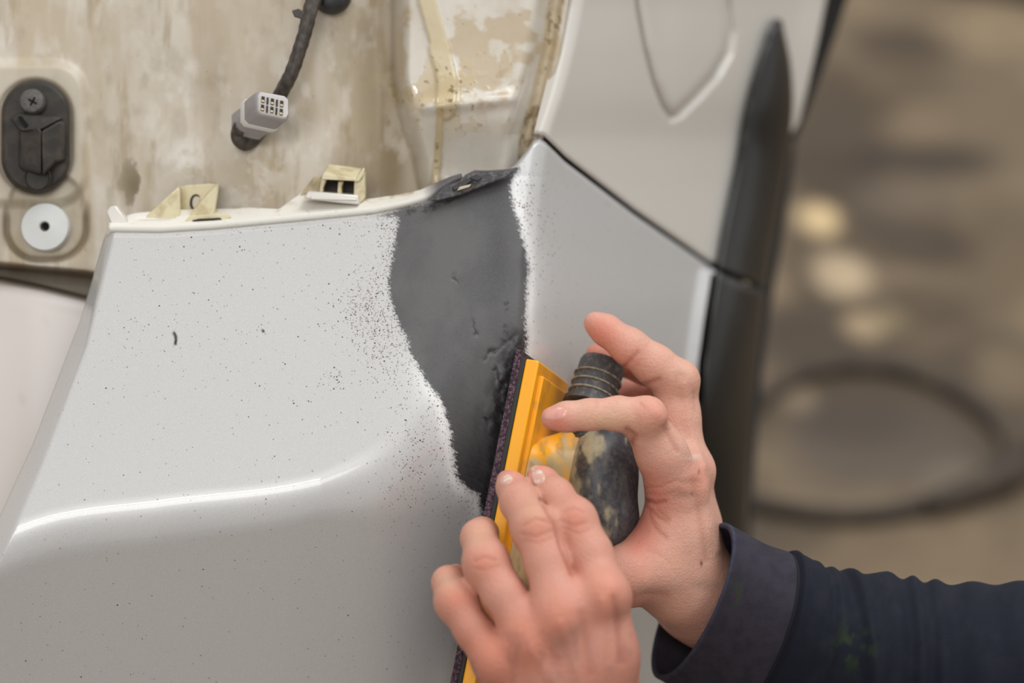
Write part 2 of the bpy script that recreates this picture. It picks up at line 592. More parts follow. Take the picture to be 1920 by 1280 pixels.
def build_bumper():
    n, m = 350, 440
    s = np.linspace(0, 1, m)[None, :]
    t = np.linspace(0, 1, n)[:, None]
    t = np.where(t < 0.86, (t / 0.86) ** 1.15 * 0.60, 0.60 + 0.40 * (t - 0.86) / 0.14)
    V = 500 + 0 * s * t
    U = 0 * V
    for _ in range(30):
        L, R = interp(V, LBOUND), interp(V, BRIGHT)
        U = L + s * (R - L)
        V = interp(U, TOP) + t * (2050 - interp(U, TOP))
    D = body_depth(U, V)
    T = interp(U, TOP)
    lc = interp(V, LCREASE)
    D = smax(D, front_depth(lc, V) + (lc - U) * 0.00085, 0.0045)
    D = D + 0.006 * np.clip(1 - (V - T) / 12, 0, 1) ** 2
    R = interp(V, BRIGHT)
    D = D - np.clip(U - (R - 24), 0, None) * 0.0005 * (V > 505)
    # attributes
    psd = poly_sdf(U, V, PATCH)
    psd = psd + 10 * (fbm(U / 22, V / 22, 5, 4) - 0.5)
    sp = 0.006 + 0.022 * gauss(U, V, 420, 560, 220, 150) + 0.010 * sstep(fbm(U / 90, V / 90, 9), 0.4, 0.6)
    near = np.clip(poly_sdf(U, V, PATCH), 0, None)
    sp = sp + 0.75 * np.exp(-near / 18.0) * (V < 500) * (U < 760)
    sp = sp + 0.85 * gauss(U, V, 690, 575, 44, 55) + 0.3 * gauss(U, V, 720, 640, 40, 60) + 0.45 * gauss(U, V, 628, 712, 14, 14) + 0.25 * gauss(U, V, 770, 850, 50, 70)
    sp = sp + 0.65 * gauss(U, V, 985, 380, 22, 60) + 0.3 * gauss(U, V, 1010, 420, 30, 100) + 0.35 * np.exp(-np.abs(V - T - 8) / 14) * (U < 740) * (U > 430)
    sp = np.where((V > 900), sp * 0.5, sp)
    dust = 0.008 + 0.75 * np.exp(-near / 22.0) * (V < 520) * (U < 760) + 0.85 * gauss(U, V, 692, 578, 42, 50) * (0.4 + 0.9 * sstep(fbm(U / 14, V / 14, 33), 0.4, 0.6)) + 0.45 * gauss(U, V, 720, 650, 40, 70) + 0.5 * gauss(U, V, 628, 712, 15, 15)
    dust = dust + 0.30 * gauss(U, V, 765, 870, 40, 70) + 0.35 * np.exp(-near / 30.0) * (V > 600) * (U < 900) + 0.5 * gauss(U, V, 982, 380, 16, 55) + 0.05 * gauss(U, V, 1015, 480, 40, 140) + 0.02 * gauss(U, V, 420, 560, 260, 200)
    mark = sstep(seg_dist(U, V, [(326, 624), (330, 632), (329, 645)]), 4.0, 1.5) + sstep(seg_dist(U, V, [(492, 618), (494, 622)]), 2.5, 1.0)
    # sanded whitish halo
    halo = np.exp(-np.abs(near - 10) / 16) * ((U < 900) * sstep(V, 640, 760) + 0.8 * (U > 955) * (V > 330) * (V < 700))
    halo = np.clip(halo * (0.6 + 0.8 * fbm(U / 14, V / 40, 15)), 0, 1)
    # darker scratches in the patch, and shade painted along the block's edge
    c = np.ones(U.shape + (3,)) * lin((110, 108, 109))
    c = mix(c, (132, 130, 129), sstep(fbm(U / 60, V / 90, 31), 0.45, 0.7) * 0.7)
    c = mix(c, (78, 75, 80), 0.7 * gauss(U, V, 935, 470, 30, 130) + 0.5 * gauss(U, V, 860, 350, 90, 26))
    c = mix(c, (34, 32, 38), sstep(seg_dist(U, V, [(975, 655), (950, 740), (930, 880), (900, 980)]) + 22 * (fbm(U / 12, V / 24, 8) - 0.5), 24, 8) * 0.95)  # wet dark streak, with the gap's shade beside the block painted in
    c = mix(c, (58, 56, 62), gauss(U, V, 890, 900, 50, 60) * 0.7)
    Uw, Vw = U + 14 * (fbm(U / 9, V / 9, 91, 3) - 0.5), V + 14 * (fbm(U / 9, V / 9, 92, 3) - 0.5)
    for a in ([(925, 660), (940, 650), (965, 632)], [(908, 672), (925, 655)], [(852, 516), (857, 528)], [(888, 603), (893, 628)], [(946, 612), (949, 622)], [(908, 775), (912, 786)],
              [(860, 352), (885, 343), (905, 338)], [(930, 690), (942, 720), (940, 745)], [(945, 585), (948, 570)], [(940, 636), (955, 640), (968, 650)], [(760, 402), (830, 384), (900, 345)]):
        w = 1.0 + 5.5 * sstep(fbm(U / 7, V / 7, 4), 0.35, 0.7)
        c = mix(c, (30, 28, 32), sstep(seg_dist(Uw, Vw, a), w, w * 0.3) * 0.85)
    pit = sum(np.exp(-(seg_dist(Uw, Vw, a) / 3.0) ** 2) for a in ([(852, 514), (858, 530)], [(888, 601), (894, 630)], [(908, 672), (925, 655)], [(930, 690), (942, 720)], [(925, 660), (965, 632)]))
    wet = np.exp(-(seg_dist(U, V, [(970, 645), (950, 720), (935, 800)]) / 26.0) ** 2)
    D = D + 0.0012 * wet * (fbm(U / 11, V / 16, 93, 3) - 0.5) * 2
    c = mix(c, (30, 28, 33), wet * sstep(fbm(U / 11, V / 16, 93, 3), 0.40, 0.55) * 0.9)
    D = D + 0.0006 * pit + (psd < 0) * 0.0002
    o = sheet('bumper', U, V, D, None, car, {'patch': psd, 'speck': sp, 'halo': halo, 'dust': dust, 'mark': np.clip(mark, 0, 1), 'tint': c * 0.46}, 0.003)
    m_ = bpy.data.materials.new('bumper_paint_with_filler_patch')
    nt, b, LK = nodes(m_)
    co = coords(nt)
    flake = ramp(nt, noise(nt, 2600, 2, co), 0.35, 0.65)
    paint = mix_col(nt, flake, tuple(lin((206, 205, 204))), tuple(lin((191, 190, 189))))
    # specks of primer and dust
    vo = nt.nodes.new('ShaderNodeTexVoronoi')
    vo.inputs['Scale'].default_value = 860
    LK.new(co, vo.inputs['Vector'])
    sep = nt.nodes.new('ShaderNodeSeparateColor')
    LK.new(vo.outputs['Color'], sep.inputs[0])
    inc = math_node(nt, 'LESS_THAN', sep.outputs[0], attr(nt, 'speck', False))
    rad = math_node(nt, 'MULTIPLY', math_node(nt, 'POWER', sep.outputs[1], 1.3), 0.42)
    dot = math_node(nt, 'MULTIPLY', inc, math_node(nt, 'LESS_THAN', vo.outputs['Distance'], rad))
    halo_n = attr(nt, 'halo', False)
    vf = nt.nodes.new('ShaderNodeTexVoronoi')
    vf.inputs['Scale'].default_value = 1500
    LK.new(co, vf.inputs['Vector'])
    sf = nt.nodes.new('ShaderNodeSeparateColor')
    LK.new(vf.outputs['Color'], sf.inputs[0])
    fine_in = math_node(nt, 'LESS_THAN', sf.outputs[0], attr(nt, 'dust', False))
    fine = math_node(nt, 'MULTIPLY', fine_in, math_node(nt, 'LESS_THAN', vf.outputs['Distance'], math_node(nt, 'MULTIPLY', sf.outputs[1], 0.62)))
    paint = mix_col(nt, halo_n, paint, tuple(lin((236, 235, 233))))
    speckcol = mix_col(nt, sep.outputs[2], tuple(lin((66, 60, 62))), tuple(lin((128, 98, 88))))
    paint = mix_col(nt, dot, paint, speckcol)
    paint = mix_col(nt, math_node(nt, 'MULTIPLY', fine, 0.85), paint, tuple(lin((124, 104, 100))))
    paint = mix_col(nt, attr(nt, 'mark', False), paint, tuple(lin((44, 32, 34))))
    mpg = nt.nodes.new('ShaderNodeMapping')
    mpg.inputs['Rotation'].default_value = (0, 0.75, 0)
    LK.new(co, mpg.inputs['Vector'])
    grain = ramp(nt, noise(nt, 1500, 4, mpg.outputs[0], stretch=(1.5, 1.0, 0.16)), 0.35, 0.7)
    edge = math_node(nt, 'ADD', attr(nt, 'patch', False), math_node(nt, 'MULTIPLY', math_node(nt, 'SUBTRACT', noise(nt, 1300, 5, mpg.outputs[0], stretch=(1.0, 1.0, 0.3)), 0.5), 34.0))
    mask = ramp(nt, edge, 3.0, -3.0)
    pc = mix_col(nt, math_node(nt, 'MULTIPLY', grain, 0.35), attr(nt, 'tint'), tuple(lin((98, 96, 97))))
    final = mix_col(nt, mask, paint, pc)
    LK.new(final, b.inputs['Base Color'])
    dull = math_node(nt, 'MAXIMUM', mask, math_node(nt, 'MULTIPLY', halo_n, 0.7))
    LK.new(ramp(nt, dull, 0, 1), b.inputs['Roughness'])
    r = nt.nodes.new('ShaderNodeMapRange')
    LK.new(dull, r.inputs['Value'])
    r.inputs['To Min'].default_value, r.inputs['To Max'].default_value = 0.36, 0.42
    LK.new(r.outputs[0], b.inputs['Roughness'])
    r2 = nt.nodes.new('ShaderNodeMapRange')
    LK.new(dull, r2.inputs['Value'])
    r2.inputs['To Min'].default_value, r2.inputs['To Max'].default_value = 0.6, 0.0
    LK.new(r2.outputs[0], b.inputs['Coat Weight'])
    b.inputs['Coat Roughness'].default_value = 0.035
    r3 = nt.nodes.new('ShaderNodeMapRange')
    LK.new(dull, r3.inputs['Value'])
    r3.inputs['To Min'].default_value, r3.inputs['To Max'].default_value = 0.2, 0.0
    LK.new(r3.outputs[0], b.inputs['Metallic'])
    bump(nt, b, math_node(nt, 'MULTIPLY', grain, mask), 0.15, 0.0004)
    o.data.materials.append(m_)
    return o


bumper = build_bumper()


def build_quarter():
    n, m = 200, 200
    s = np.linspace(0, 1, m)[None, :] ** 1.3
    t = np.linspace(0, 1, n)[:, None]
    Lq = [(-640, 1205), (-260, 1115), (0, 1052), (100, 1038), (200, 1013), (252, 1000), (560, 1000)]
    Rq = [(-640, 1700), (-260, 1610), (0, 1549), (80, 1533), (170, 1513), (230, 1498), (300, 1452), (430, 1405), (560, 1380)]
    Bq = [(900, 254), (1010, 254), (1022, 258), (1060, 295), (1190, 395), (1335, 495), (1400, 525), (1700, 560)]
    V = 0 * s * t
    for _ in range(30):
        L, R = interp(V, Lq), interp(V, Rq)
        U = L + s * (R - L)
        V = -640 + t * (interp(U, Bq) + 640)
    uc = smooth_interp(V, CORNER)
    D = smax(side_depth(U, V), corner_depth(V) + (uc - U) * 0.00010, 0.010)
    D = D + 0.004 * np.clip(1 - (interp(U, Bq) - V) / 10, 0, 1) ** 2
    # fuel flap line: pressed groove and crowned flap
    FL = [(1183, -60), (1195, 20), (1208, 90), (1225, 155), (1243, 200), (1258, 221), (1275, 214), (1310, 180), (1345, 140), (1368, 100), (1373, 60), (1366, 10), (1350, -60)]
    fd = poly_sdf(U, V, FL)
    D = D + 0.0065 * np.exp(-(fd / 4.0) ** 2) - 0.004 * sstep(-fd, 0, 22) + 0.002 * gauss(U, V, 1235, 60, 40, 160)
    o = sheet('quarter_panel', U, V, D, M_paint, car, None, 0.004)
    return o


quarter = build_quarter()

# dark sheet added behind the panel joints so no world light shows through
def build_inner():
    n, m = 30, 40
    U = np.linspace(985, 1560, m)[None, :] + np.zeros((n, 1))
    V = np.linspace(-100, 760, n)[:, None] + np.zeros((1, m))
    U = np.maximum(U, smooth_interp(V, CORNER) + 4)
    U = np.minimum(U, interp(V, [(-100, 1560), (0, 1535), (230, 1488), (300, 1448), (430, 1405), (560, 1390), (760, 1370)]))
    D = side_depth(U, V) + 0.022 + 0 * U
    sheet('joint_light_block', U, V, D, M_inner, car, None, 0.002)


build_inner()

# ------------------------------------------------------------------ tail lamp recess
def build_recess():
    n, m = 330, 450
    V = np.concatenate([np.linspace(-620, -40, 26, endpoint=False), np.linspace(-40, 620, n - 26)])[:, None] + np.zeros((1, m))
    R = interp(V, [(-620, 1210), (-160, 1112), (0, 1066), (100, 1050), (200, 1026), (252, 1010), (620, 990)])
    g = np.linspace(0, 1, m)[None, :]
    g = np.where(g < 0.06, g / 0.06 * 0.30, 0.30 + 0.70 * (g - 0.06) / 0.94)
    U = -560 + g * (R + 560)
    # back wall with pressed relief
    D = 1.193 + 0.004 * np.sin(U / 130.0) - 0.00001 * (V - 200) + 0.003 * (fbm(U / 160, V / 260, 2, 2) - 0.5)
    D = D - 0.003 * gauss(U, V, 350, 290, 70, 80) + 0.010 * gauss(U, V, 705, 150, 50, 300)
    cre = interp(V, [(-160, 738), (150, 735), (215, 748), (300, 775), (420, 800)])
    bul = sstep(U, cre - 6, cre + 34) * (1 - sstep(U, R - 70, R - 12))
    D = D - 0.020 * bul - 0.006 * gauss(U, V, 880, 190, 120, 80) * bul + 0.010 * sstep(V, 200, 330) * bul
    D = D + 0.004 * sstep(U, R - 60, R - 30) - 0.006 * sstep(U, R - 30, R - 4)
    D = D - 0.004 * gauss(U, V, 760, 140, 20, 60) * 0.5 - 0.0035 * np.exp(-((V - (195 - 0.1 * (U - 850))) / 14) ** 2) * sstep(U, 770, 800) * (1 - sstep(U, 950, 990))

    def rbox(cx, cy, hx, hy, r):
        x, y = np.abs(U - cx) - hx + r, np.abs(V - cy) - hy + r
        return np.hypot(np.maximum(x, 0), np.maximum(y, 0)) + np.minimum(np.maximum(x, y), 0) - r
    b1 = rbox(30, 250, 128, 130, 56)
    D = D - 0.0045 * sstep(-b1, -14, 10)
    b2 = rbox(87, 404, 68, 76, 52)
    D = D + 0.002 * sstep(-b2, -6, 6) + 0.0045 * np.exp(-((b2 - 6) / 6) ** 2) * sstep(V, 372, 415)
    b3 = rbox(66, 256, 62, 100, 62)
    D = D + 0.002 * np.exp(-((b3 - 4) / 5) ** 2)
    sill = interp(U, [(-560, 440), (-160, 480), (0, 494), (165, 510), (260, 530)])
    D = D + 0.03 * sstep(V, sill - 4, sill + 12) * (1 - sstep(U, 330, 420)) + 0.02 * sstep(V, 440, 520) * sstep(U, 330, 420)
    # sealer runs
    run = lambda pts, w: sstep(seg_dist(U, V, pts) + 5 * (fbm(U / 18, V / 18, 6) - 0.5), w, w * 0.6)
    seal1 = np.maximum(run([(797, -620), (800, 0), (812, 45), (828, 95)], 21), run([(824, 90), (838, 150), (835, 205)], 24))
    seal2 = run([(826, 205), (822, 270), (818, 335), (812, 370)], 9 + 8 * sstep(V, 320, 360))
    blot = sstep(fbm(U / 30, V / 30, 12) + 0.25 * gauss(U, V, 840, 170, 80, 55), 0.60, 0.66) * gauss(U, V, 850, 165, 110, 75)
    D = D - 0.0016 * np.maximum(seal1, seal2) - 0.0003 * blot
    gut = sstep(np.abs(U - (R - 22)), 17, 11)
    D = D - 0.0012 * gut * fbm(U / 14, V / 14, 3)
    # colour: the paint's own dirt, rust-brown water stains, yellow sealer, painted crease shade
    c = np.ones(U.shape + (3,)) * lin((219, 211, 200))
    st = fbm(U / 46, V / 380, 41, 5)
    c = mix(c, (192, 176, 150), sstep(st, 0.42, 0.70) * 0.75)
    c = mix(c, (202, 192, 176), sstep(fbm(U / 120, V / 150, 44), 0.4, 0.7) * 0.6)
    c = mix(c, (170, 152, 122), sstep(fbm(U / 26, V / 160, 47, 5), 0.58, 0.74) * 0.6)
    c = mix(c, (228, 224, 219), sstep(fbm(U / 40, V / 60, 51, 5), 0.60, 0.72) * 0.6 * gauss(U, V, 330, 260, 150, 200))
    c = mix(c, (236, 234, 230), gauss(U, V, 345, 300, 34, 42) * sstep(fbm(U / 16, V / 16, 60), 0.35, 0.55))
    c = mix(c, (126, 112, 84), sstep(fbm(U / 16, V / 34, 62) + 0.3 * gauss(U, V, 252, 345, 22, 40), 0.64, 0.74) * gauss(U, V, 252, 345, 30, 60))
    c = mix(c, (172, 156, 132), gauss(U, V, 395, 170, 34, 130) * 0.7)
    c = mix(c, (168, 152, 128), gauss(U, V, 578, 212, 26, 44) * 0.6)
    c = mix(c, (118, 100, 74), np.exp(-((U - cre) / 6) ** 2) * 0.35)  # shade of the crease, painted as a dark line
    c = mix(c, (158, 140, 110), gauss(U, V, 738, 290, 32, 110) * 0.9 + gauss(U, V, 705, 120, 26, 260) * 0.5 + gauss(U, V, 690, 350, 60, 60) * 0.4)  # tan dirt, plus painted shade on the wall beside the crease
    c = mix(c, (176, 158, 128), gauss(U, V, 480, 330, 70, 46) * 0.6)
    c = mix(c, (236, 232, 226), sstep(fbm(U / 26, V / 42, 101, 5), 0.48, 0.72) * 0.42 * (0.4 + 0.6 * sstep(fbm(U / 110, V / 140, 107), 0.4, 0.6)))
    c = mix(c, (150, 134, 108), sstep(fbm(U / 34, V / 60, 103, 5), 0.56, 0.80) * 0.32)
    c = mix(c, (236, 230, 220), sstep(0.020 - np.abs(fbm(U / 60, V / 80, 109, 4) - 0.5), 0, 0.012) * 0.35 * gauss(U, V, 430, 340, 140, 110))
    # bulge: cleaner, glossier white with tan residue
    c = mix(c, (226, 222, 215), sstep(U, cre, cre + 30) * (1 - sstep(U, R - 44, R - 30)) * 0.8)
    c = mix(c, (196, 176, 146), sstep(fbm(U / 44, V / 44, 71, 5) + 0.35 * gauss(U, V, 900, 90, 90, 70) - 0.1, 0.50, 0.62) * sstep(U, cre, cre + 20) * (1 - sstep(V, 170, 250)) * 0.75)
    c = mix(c, (176, 148, 108), sstep(fbm(U / 20, V / 20, 77, 5), 0.58, 0.66) * gauss(U, V, 900, 150, 60, 50) * 0.8)
    c = mix(c, (215, 200, 164), seal1 * 0.85)
    c = mix(c, (196, 176, 136), seal2 * 0.85)
    c = mix(c, (206, 186, 146), blot * 0.85)
    c = mix(c, (140, 118, 76), sstep(fbm(U / 9, V / 9, 81), 0.66, 0.74) * np.maximum(np.maximum(seal1 * sstep(V, 100, 130), blot), 0.8 * seal2))
    c = mix(c, (196, 180, 152), gut * 0.8)
    c = mix(c, (140, 120, 84), gut * sstep(fbm(U / 10, V / 16, 85) + 0.25 * sstep(V, 150, 230), 0.62, 0.72) * 0.8)
    # lamp plate, brown ring round the grommet, brown ledge below
    c = mix(c, (206, 196, 180), sstep(-b1, -4, 10) * 0.7)
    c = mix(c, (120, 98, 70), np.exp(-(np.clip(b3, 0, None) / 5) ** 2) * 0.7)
    c = mix(c, (186, 176, 158), sstep(-b2, -4, 4) * 0.6)
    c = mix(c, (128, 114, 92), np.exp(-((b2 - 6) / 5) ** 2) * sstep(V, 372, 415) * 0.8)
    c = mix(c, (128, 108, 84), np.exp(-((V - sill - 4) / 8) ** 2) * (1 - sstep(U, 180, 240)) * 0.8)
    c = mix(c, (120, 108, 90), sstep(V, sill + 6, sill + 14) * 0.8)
    c = mix(c, (64, 54, 44), sstep(fbm(U / 7, V / 9, 90, 3), 0.86, 0.92) * 0.5)
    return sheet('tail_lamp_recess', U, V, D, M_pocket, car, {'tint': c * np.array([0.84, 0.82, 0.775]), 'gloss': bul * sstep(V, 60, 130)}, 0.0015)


nt_, b_, L_ = nodes(M_pocket)
L_.new(math_node(nt_, 'MULTIPLY', attr(nt_, 'gloss', False), 0.7), b_.inputs['Coat Weight'])
recess = build_recess()

# ------------------------------------------------------------------ tailgate panel at the side of the bumper
def build_tailgate():
    n, m = 90, 60
    t = np.linspace(0, 1, n)[:, None]
    Rt = lambda V: interp(V, [(400, 190), (560, 172), (650, 150), (880, 62), (1000, -5), (1500, -160), (2050, -420)]) + 20
    V = 500 + 0 * t * np.ones((1, m))
    for _ in range(20):
        U = -760 + np.linspace(0, 1, m)[None, :] * (Rt(V) + 760)
        top = interp(U, [(-760, 395), (-330, 470), (0, 517), (80, 533), (160, 553), (260, 575)])
        V = top + t * (2050 - top)
    D = 1.194 + 0.02 * np.clip(1 - (V - top) / 26, 0, 1) ** 2 - 0.00003 * (V - 520) + 0.00003 * np.clip(60 - U, 0, None)
    c = np.ones(U.shape + (3,)) * lin((216, 207, 202))
    c = mix(c, (150, 122, 92), sstep(fbm(U / 22, V / 9, 4) + 0.4 * np.exp(-np.abs(V - top - 9) / 5) - 0.08, 0.7, 0.85) * 0.8)
    m_ = mat('tailgate_paint', use_attr='tint', rough=0.42, coat=0.3, coat_rough=0.3, metal=0.0)
    sheet('tailgate', U, V, D, m_, car, {'tint': c}, 0.003)


build_tailgate()

# ------------------------------------------------------------------ wheel arch
def build_arch():
    A = [(30, 1462), (45, 1446), (80, 1430), (150, 1405), (300, 1375), (420, 1350), (500, 1336), (600, 1320), (680, 1310), (800, 1302), (1000, 1292), (1300, 1280), (1500, 1270), (2050, 1230)]
    Bb = [(30, 1466), (45, 1470), (90, 1482), (150, 1487), (220, 1482), (330, 1464), (450, 1442), (540, 1430), (700, 1414), (1000, 1398), (1300, 1385), (1500, 1375), (2050, 1340)]

    def piece(name, v0, v1, slope, out, crown):
        n, m = 90, 24
        t = np.linspace(0, 1, n)[:, None]
        q = np.linspace(0, 1, m)[None, :]
        V0 = v0 + t * (v1 - v0)
        a, b = smooth_interp(V0, A), smooth_interp(V0, Bb)
        U = a + q * (b - a)
        V = V0 + slope * (U - a)
        D = side_depth(a, V0) - out + (U - a) * 0.00050 - crown * np.sin(np.pi * np.clip(q * 1.0, 0, 1)) ** 0.6 + 0.010 * np.clip(0.12 - q, 0, 1) / 0.12
        o = sheet(name, U, V, D, M_flare, car, None, 0.004)
        return o
    piece('wheel_arch_trim', 34, 496, 0.42, 0.004, 0.012)
    piece('wheel_arch_trim', 505, 2050, 0.42, 0.004, 0.012)
    # liner: the black inner wall of the arch, running in behind the trim
    n, m = 90, 14
    V = np.linspace(215, 2050, n)[:, None] + np.zeros((1, m))
    b = smooth_interp(V, Bb)
    cc = smooth_interp(V, [(215, 1489), (300, 1488), (430, 1470), (560, 1448), (700, 1430), (1000, 1408), (1500, 1380), (2050, 1350)])
    q = np.linspace(0, 1, m)[None, :]
    U = b - 14 + q * (cc - b + 14)
    D = side_depth(b, V) + 0.02 + 0.16 * q
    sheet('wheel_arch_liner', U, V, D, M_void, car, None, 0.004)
    # sill cover and shadowed underside ahead of the arch
    V = np.linspace(-640, 262, 60)[:, None] + np.zeros((1, 12))
    a = interp(V, [(-640, 1706), (-120, 1574), (0, 1545), (80, 1528), (170, 1508), (262, 1490)])
    b = interp(V, [(-640, 1800), (-120, 1640), (0, 1588), (80, 1562), (150, 1536), (200, 1518), (262, 1492)])
    q = np.linspace(0, 1, 12)[None, :]
    U = a - 6 + q * (b - a + 6)
    D = side_depth(a, V) + 0.02 + 0.05 * q
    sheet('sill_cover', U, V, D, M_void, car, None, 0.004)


build_arch()

# ------------------------------------------------------------------ bumper's upper flange, tabs and clips
def build_flange():
    n, m = 14, 160
    u = np.linspace(206, 868, m)[None, :]
    fr = interp(u, TOP)
    rear = interp(u, [(206, 426), (230, 416), (255, 409), (330, 403), (400, 402), (470, 399), (525, 402), (548, 384), (578, 362), (660, 366), (674, 370), (678, 384), (700, 382), (740, 376), (790, 366), (850, 340), (868, 335)])
    t = np.linspace(0, 1, n)[:, None]
    V = fr + 1 + t * (rear - fr - 1)
    U = u + 0 * t
    D = front_depth(U, fr) + 0.006 - 0.0005 + (fr - V) * 0.00055
    D = D + 0.002 * np.exp(-((t - 0.5) / 0.1) ** 2) * (np.abs(u - 295) < 36)
    c = np.ones(U.shape + (3,)) * lin((228, 224, 214))
    c = mix(c, (176, 158, 120), sstep(fbm(U / 18, V / 8, 6, 4), 0.5, 0.75) * sstep(t, 0.4, 1) * 0.9)
    c = mix(c, (96, 94, 96), sstep(U, 790, 830))
    m_ = mat('flange_paint', use_attr='tint', rough=0.45, var=0.4, var_col=(150, 130, 100), var_scale=300, var_lo=0.62, var_hi=0.72)
    sheet('upper_flange', U, V, D, m_, bumper, {'tint': c}, 0.003)
    prism('edge_tab', [(198, 397), (206, 388), (217, 386), (240, 417), (236, 424), (213, 432)], 1.166, 0.004, M_paint, bumper, shift=(4, -3), bev=0.0008)
    prism('flange_lip', [(254, 420), (268, 414), (320, 411), (328, 415), (320, 420), (262, 426)], 1.168, 0.004, M_paint, bumper, bev=0.0006)
    prism('flange_lip', [(444, 412), (456, 406), (512, 405), (516, 408), (502, 413), (450, 417)], 1.168, 0.004, M_paint, bumper, bev=0.0006)
    prism('flange_clip', [(345, 416), (356, 404), (430, 401), (434, 408), (420, 413), (350, 418)], 1.166, 0.006, M_yellowed, bumper, bev=0.0006)
    prism('clip_slot', [(360, 413), (372, 410), (412, 408), (416, 411), (400, 413), (364, 416)], 1.1655, 0.003, M_socket, bumper)
    # raised block on the flange that carries the latch
    prism('latch_block', [(569, 372), (577, 359), (610, 361), (672, 366), (674, 384), (640, 381), (582, 374)], 1.166, 0.012, M_paint, bumper, shift=(2, -3), bev=0.0008)
    prism('latch_rib', [(580, 371), (584, 366), (668, 372), (670, 376), (640, 376), (584, 374)], 1.165, 0.003, M_paint, bumper, bev=0.0005)
    prism('flange_lip', [(690, 392), (742, 381), (748, 385), (758, 386), (752, 390), (694, 395)], 1.167, 0.004, M_paint, bumper, bev=0.0006)
    # torn, filler-smeared edge of the repair
    M_torn = mat('torn_smeared_filler', (52, 50, 54), 0.35, var=0.8, var_col=(104, 98, 98), var_scale=400, bump_scale=700, bump_s=0.6, bump_d=0.001)
    prism('torn_edge', [(806, 378), (835, 352), (862, 342), (872, 331), (890, 322), (912, 323), (930, 322), (955, 320), (973, 316), (948, 334), (925, 343), (900, 352), (860, 368), (830, 376)], 1.163, 0.006, M_torn, bumper, shift=(0, -4), bev=0.001, dtilt=(0.00004, -0.00005))
    prism('torn_flake', [(848, 350), (880, 333), (886, 338), (868, 352), (850, 358)], 1.160, 0.002, M_black, bumper, bev=0.0004)
    prism('torn_flake', [(878, 334), (895, 326), (905, 334), (896, 340)], 1.160, 0.002, M_black, bumper, bev=0.0004)
    prism('torn_flake', [(856, 358), (862, 350), (884, 345), (880, 351)], 1.1595, 0.002, mat('bare_plastic', (196, 184, 160), 0.5), bumper, bev=0.0004)


build_flange()


def build_brackets():
    br = prism('mounting_bracket', [(333, 352), (350, 347), (395, 344), (410, 346), (402, 404), (336, 412)], 1.184, 0.004, M_yellowed, car, bev=0.0008)
    prism('bracket_hole', smooth_poly([(356, 385), (358, 370), (366, 364), (374, 368), (372, 384), (364, 396)], 5), 1.1835, 0.003, M_socket, br)
    prism('bracket_hole_inner', smooth_poly([(361, 384), (362, 373), (367, 368), (374, 371), (372, 384), (366, 392)], 5), 1.183, 0.003, mat('dull_wall', (200, 190, 172), 0.5), br)
    prism('gusset', [(266, 413), (334, 351), (337, 356), (338, 413)], 1.172, 0.012, M_yellowed, br, shift=(2, -4), bev=0.0008)
    prism('gusset', [(352, 408), (358, 398), (408, 345), (410, 350), (402, 404)], 1.172, 0.012, M_yellowed, br, shift=(2, -4), bev=0.0008)
    lt = prism('latch_clip', [(603, 333), (606, 326), (668, 334), (667, 340), (604, 337)], 1.168, 0.014, M_yellowed, car, shift=(11, -19), bev=0.0008)
    prism('latch_rim', [(664, 342), (670, 331), (682, 313), (684, 318), (683, 326), (674, 340)], 1.168, 0.006, M_yellowed, lt, bev=0.0006)
    for q in ([(602, 334), (612, 336), (606, 352), (606, 362), (598, 362)], [(634, 340), (643, 341), (640, 352), (641, 364), (632, 364)], [(664, 340), (676, 338), (684, 322), (684, 372), (672, 384), (662, 384)]):
        prism('latch_leg', q, 1.170, 0.010, M_yellowed, lt, shift=(3, -2), bev=0.0006)
    prism('latch_pocket', [(604, 334), (668, 340), (672, 366), (604, 362)], 1.181, 0.003, M_socket, lt)
    prism('side_web', [(520, 402), (556, 375), (588, 332), (602, 328), (602, 362), (578, 362), (548, 390)], 1.184, 0.004, mat('aged_web', (190, 174, 140), 0.5, var=0.8, var_col=(140, 120, 84), var_scale=120), lt, bev=0.0008)
    prism('flange_ledge', [(420, 404), (530, 390), (548, 380), (580, 366), (560, 398), (470, 406)], 1.182, 0.004, mat('aged_ledge', (166, 148, 120), 0.6, var=0.7, var_col=(110, 92, 66), var_scale=160), lt, bev=0.0006)


build_brackets()

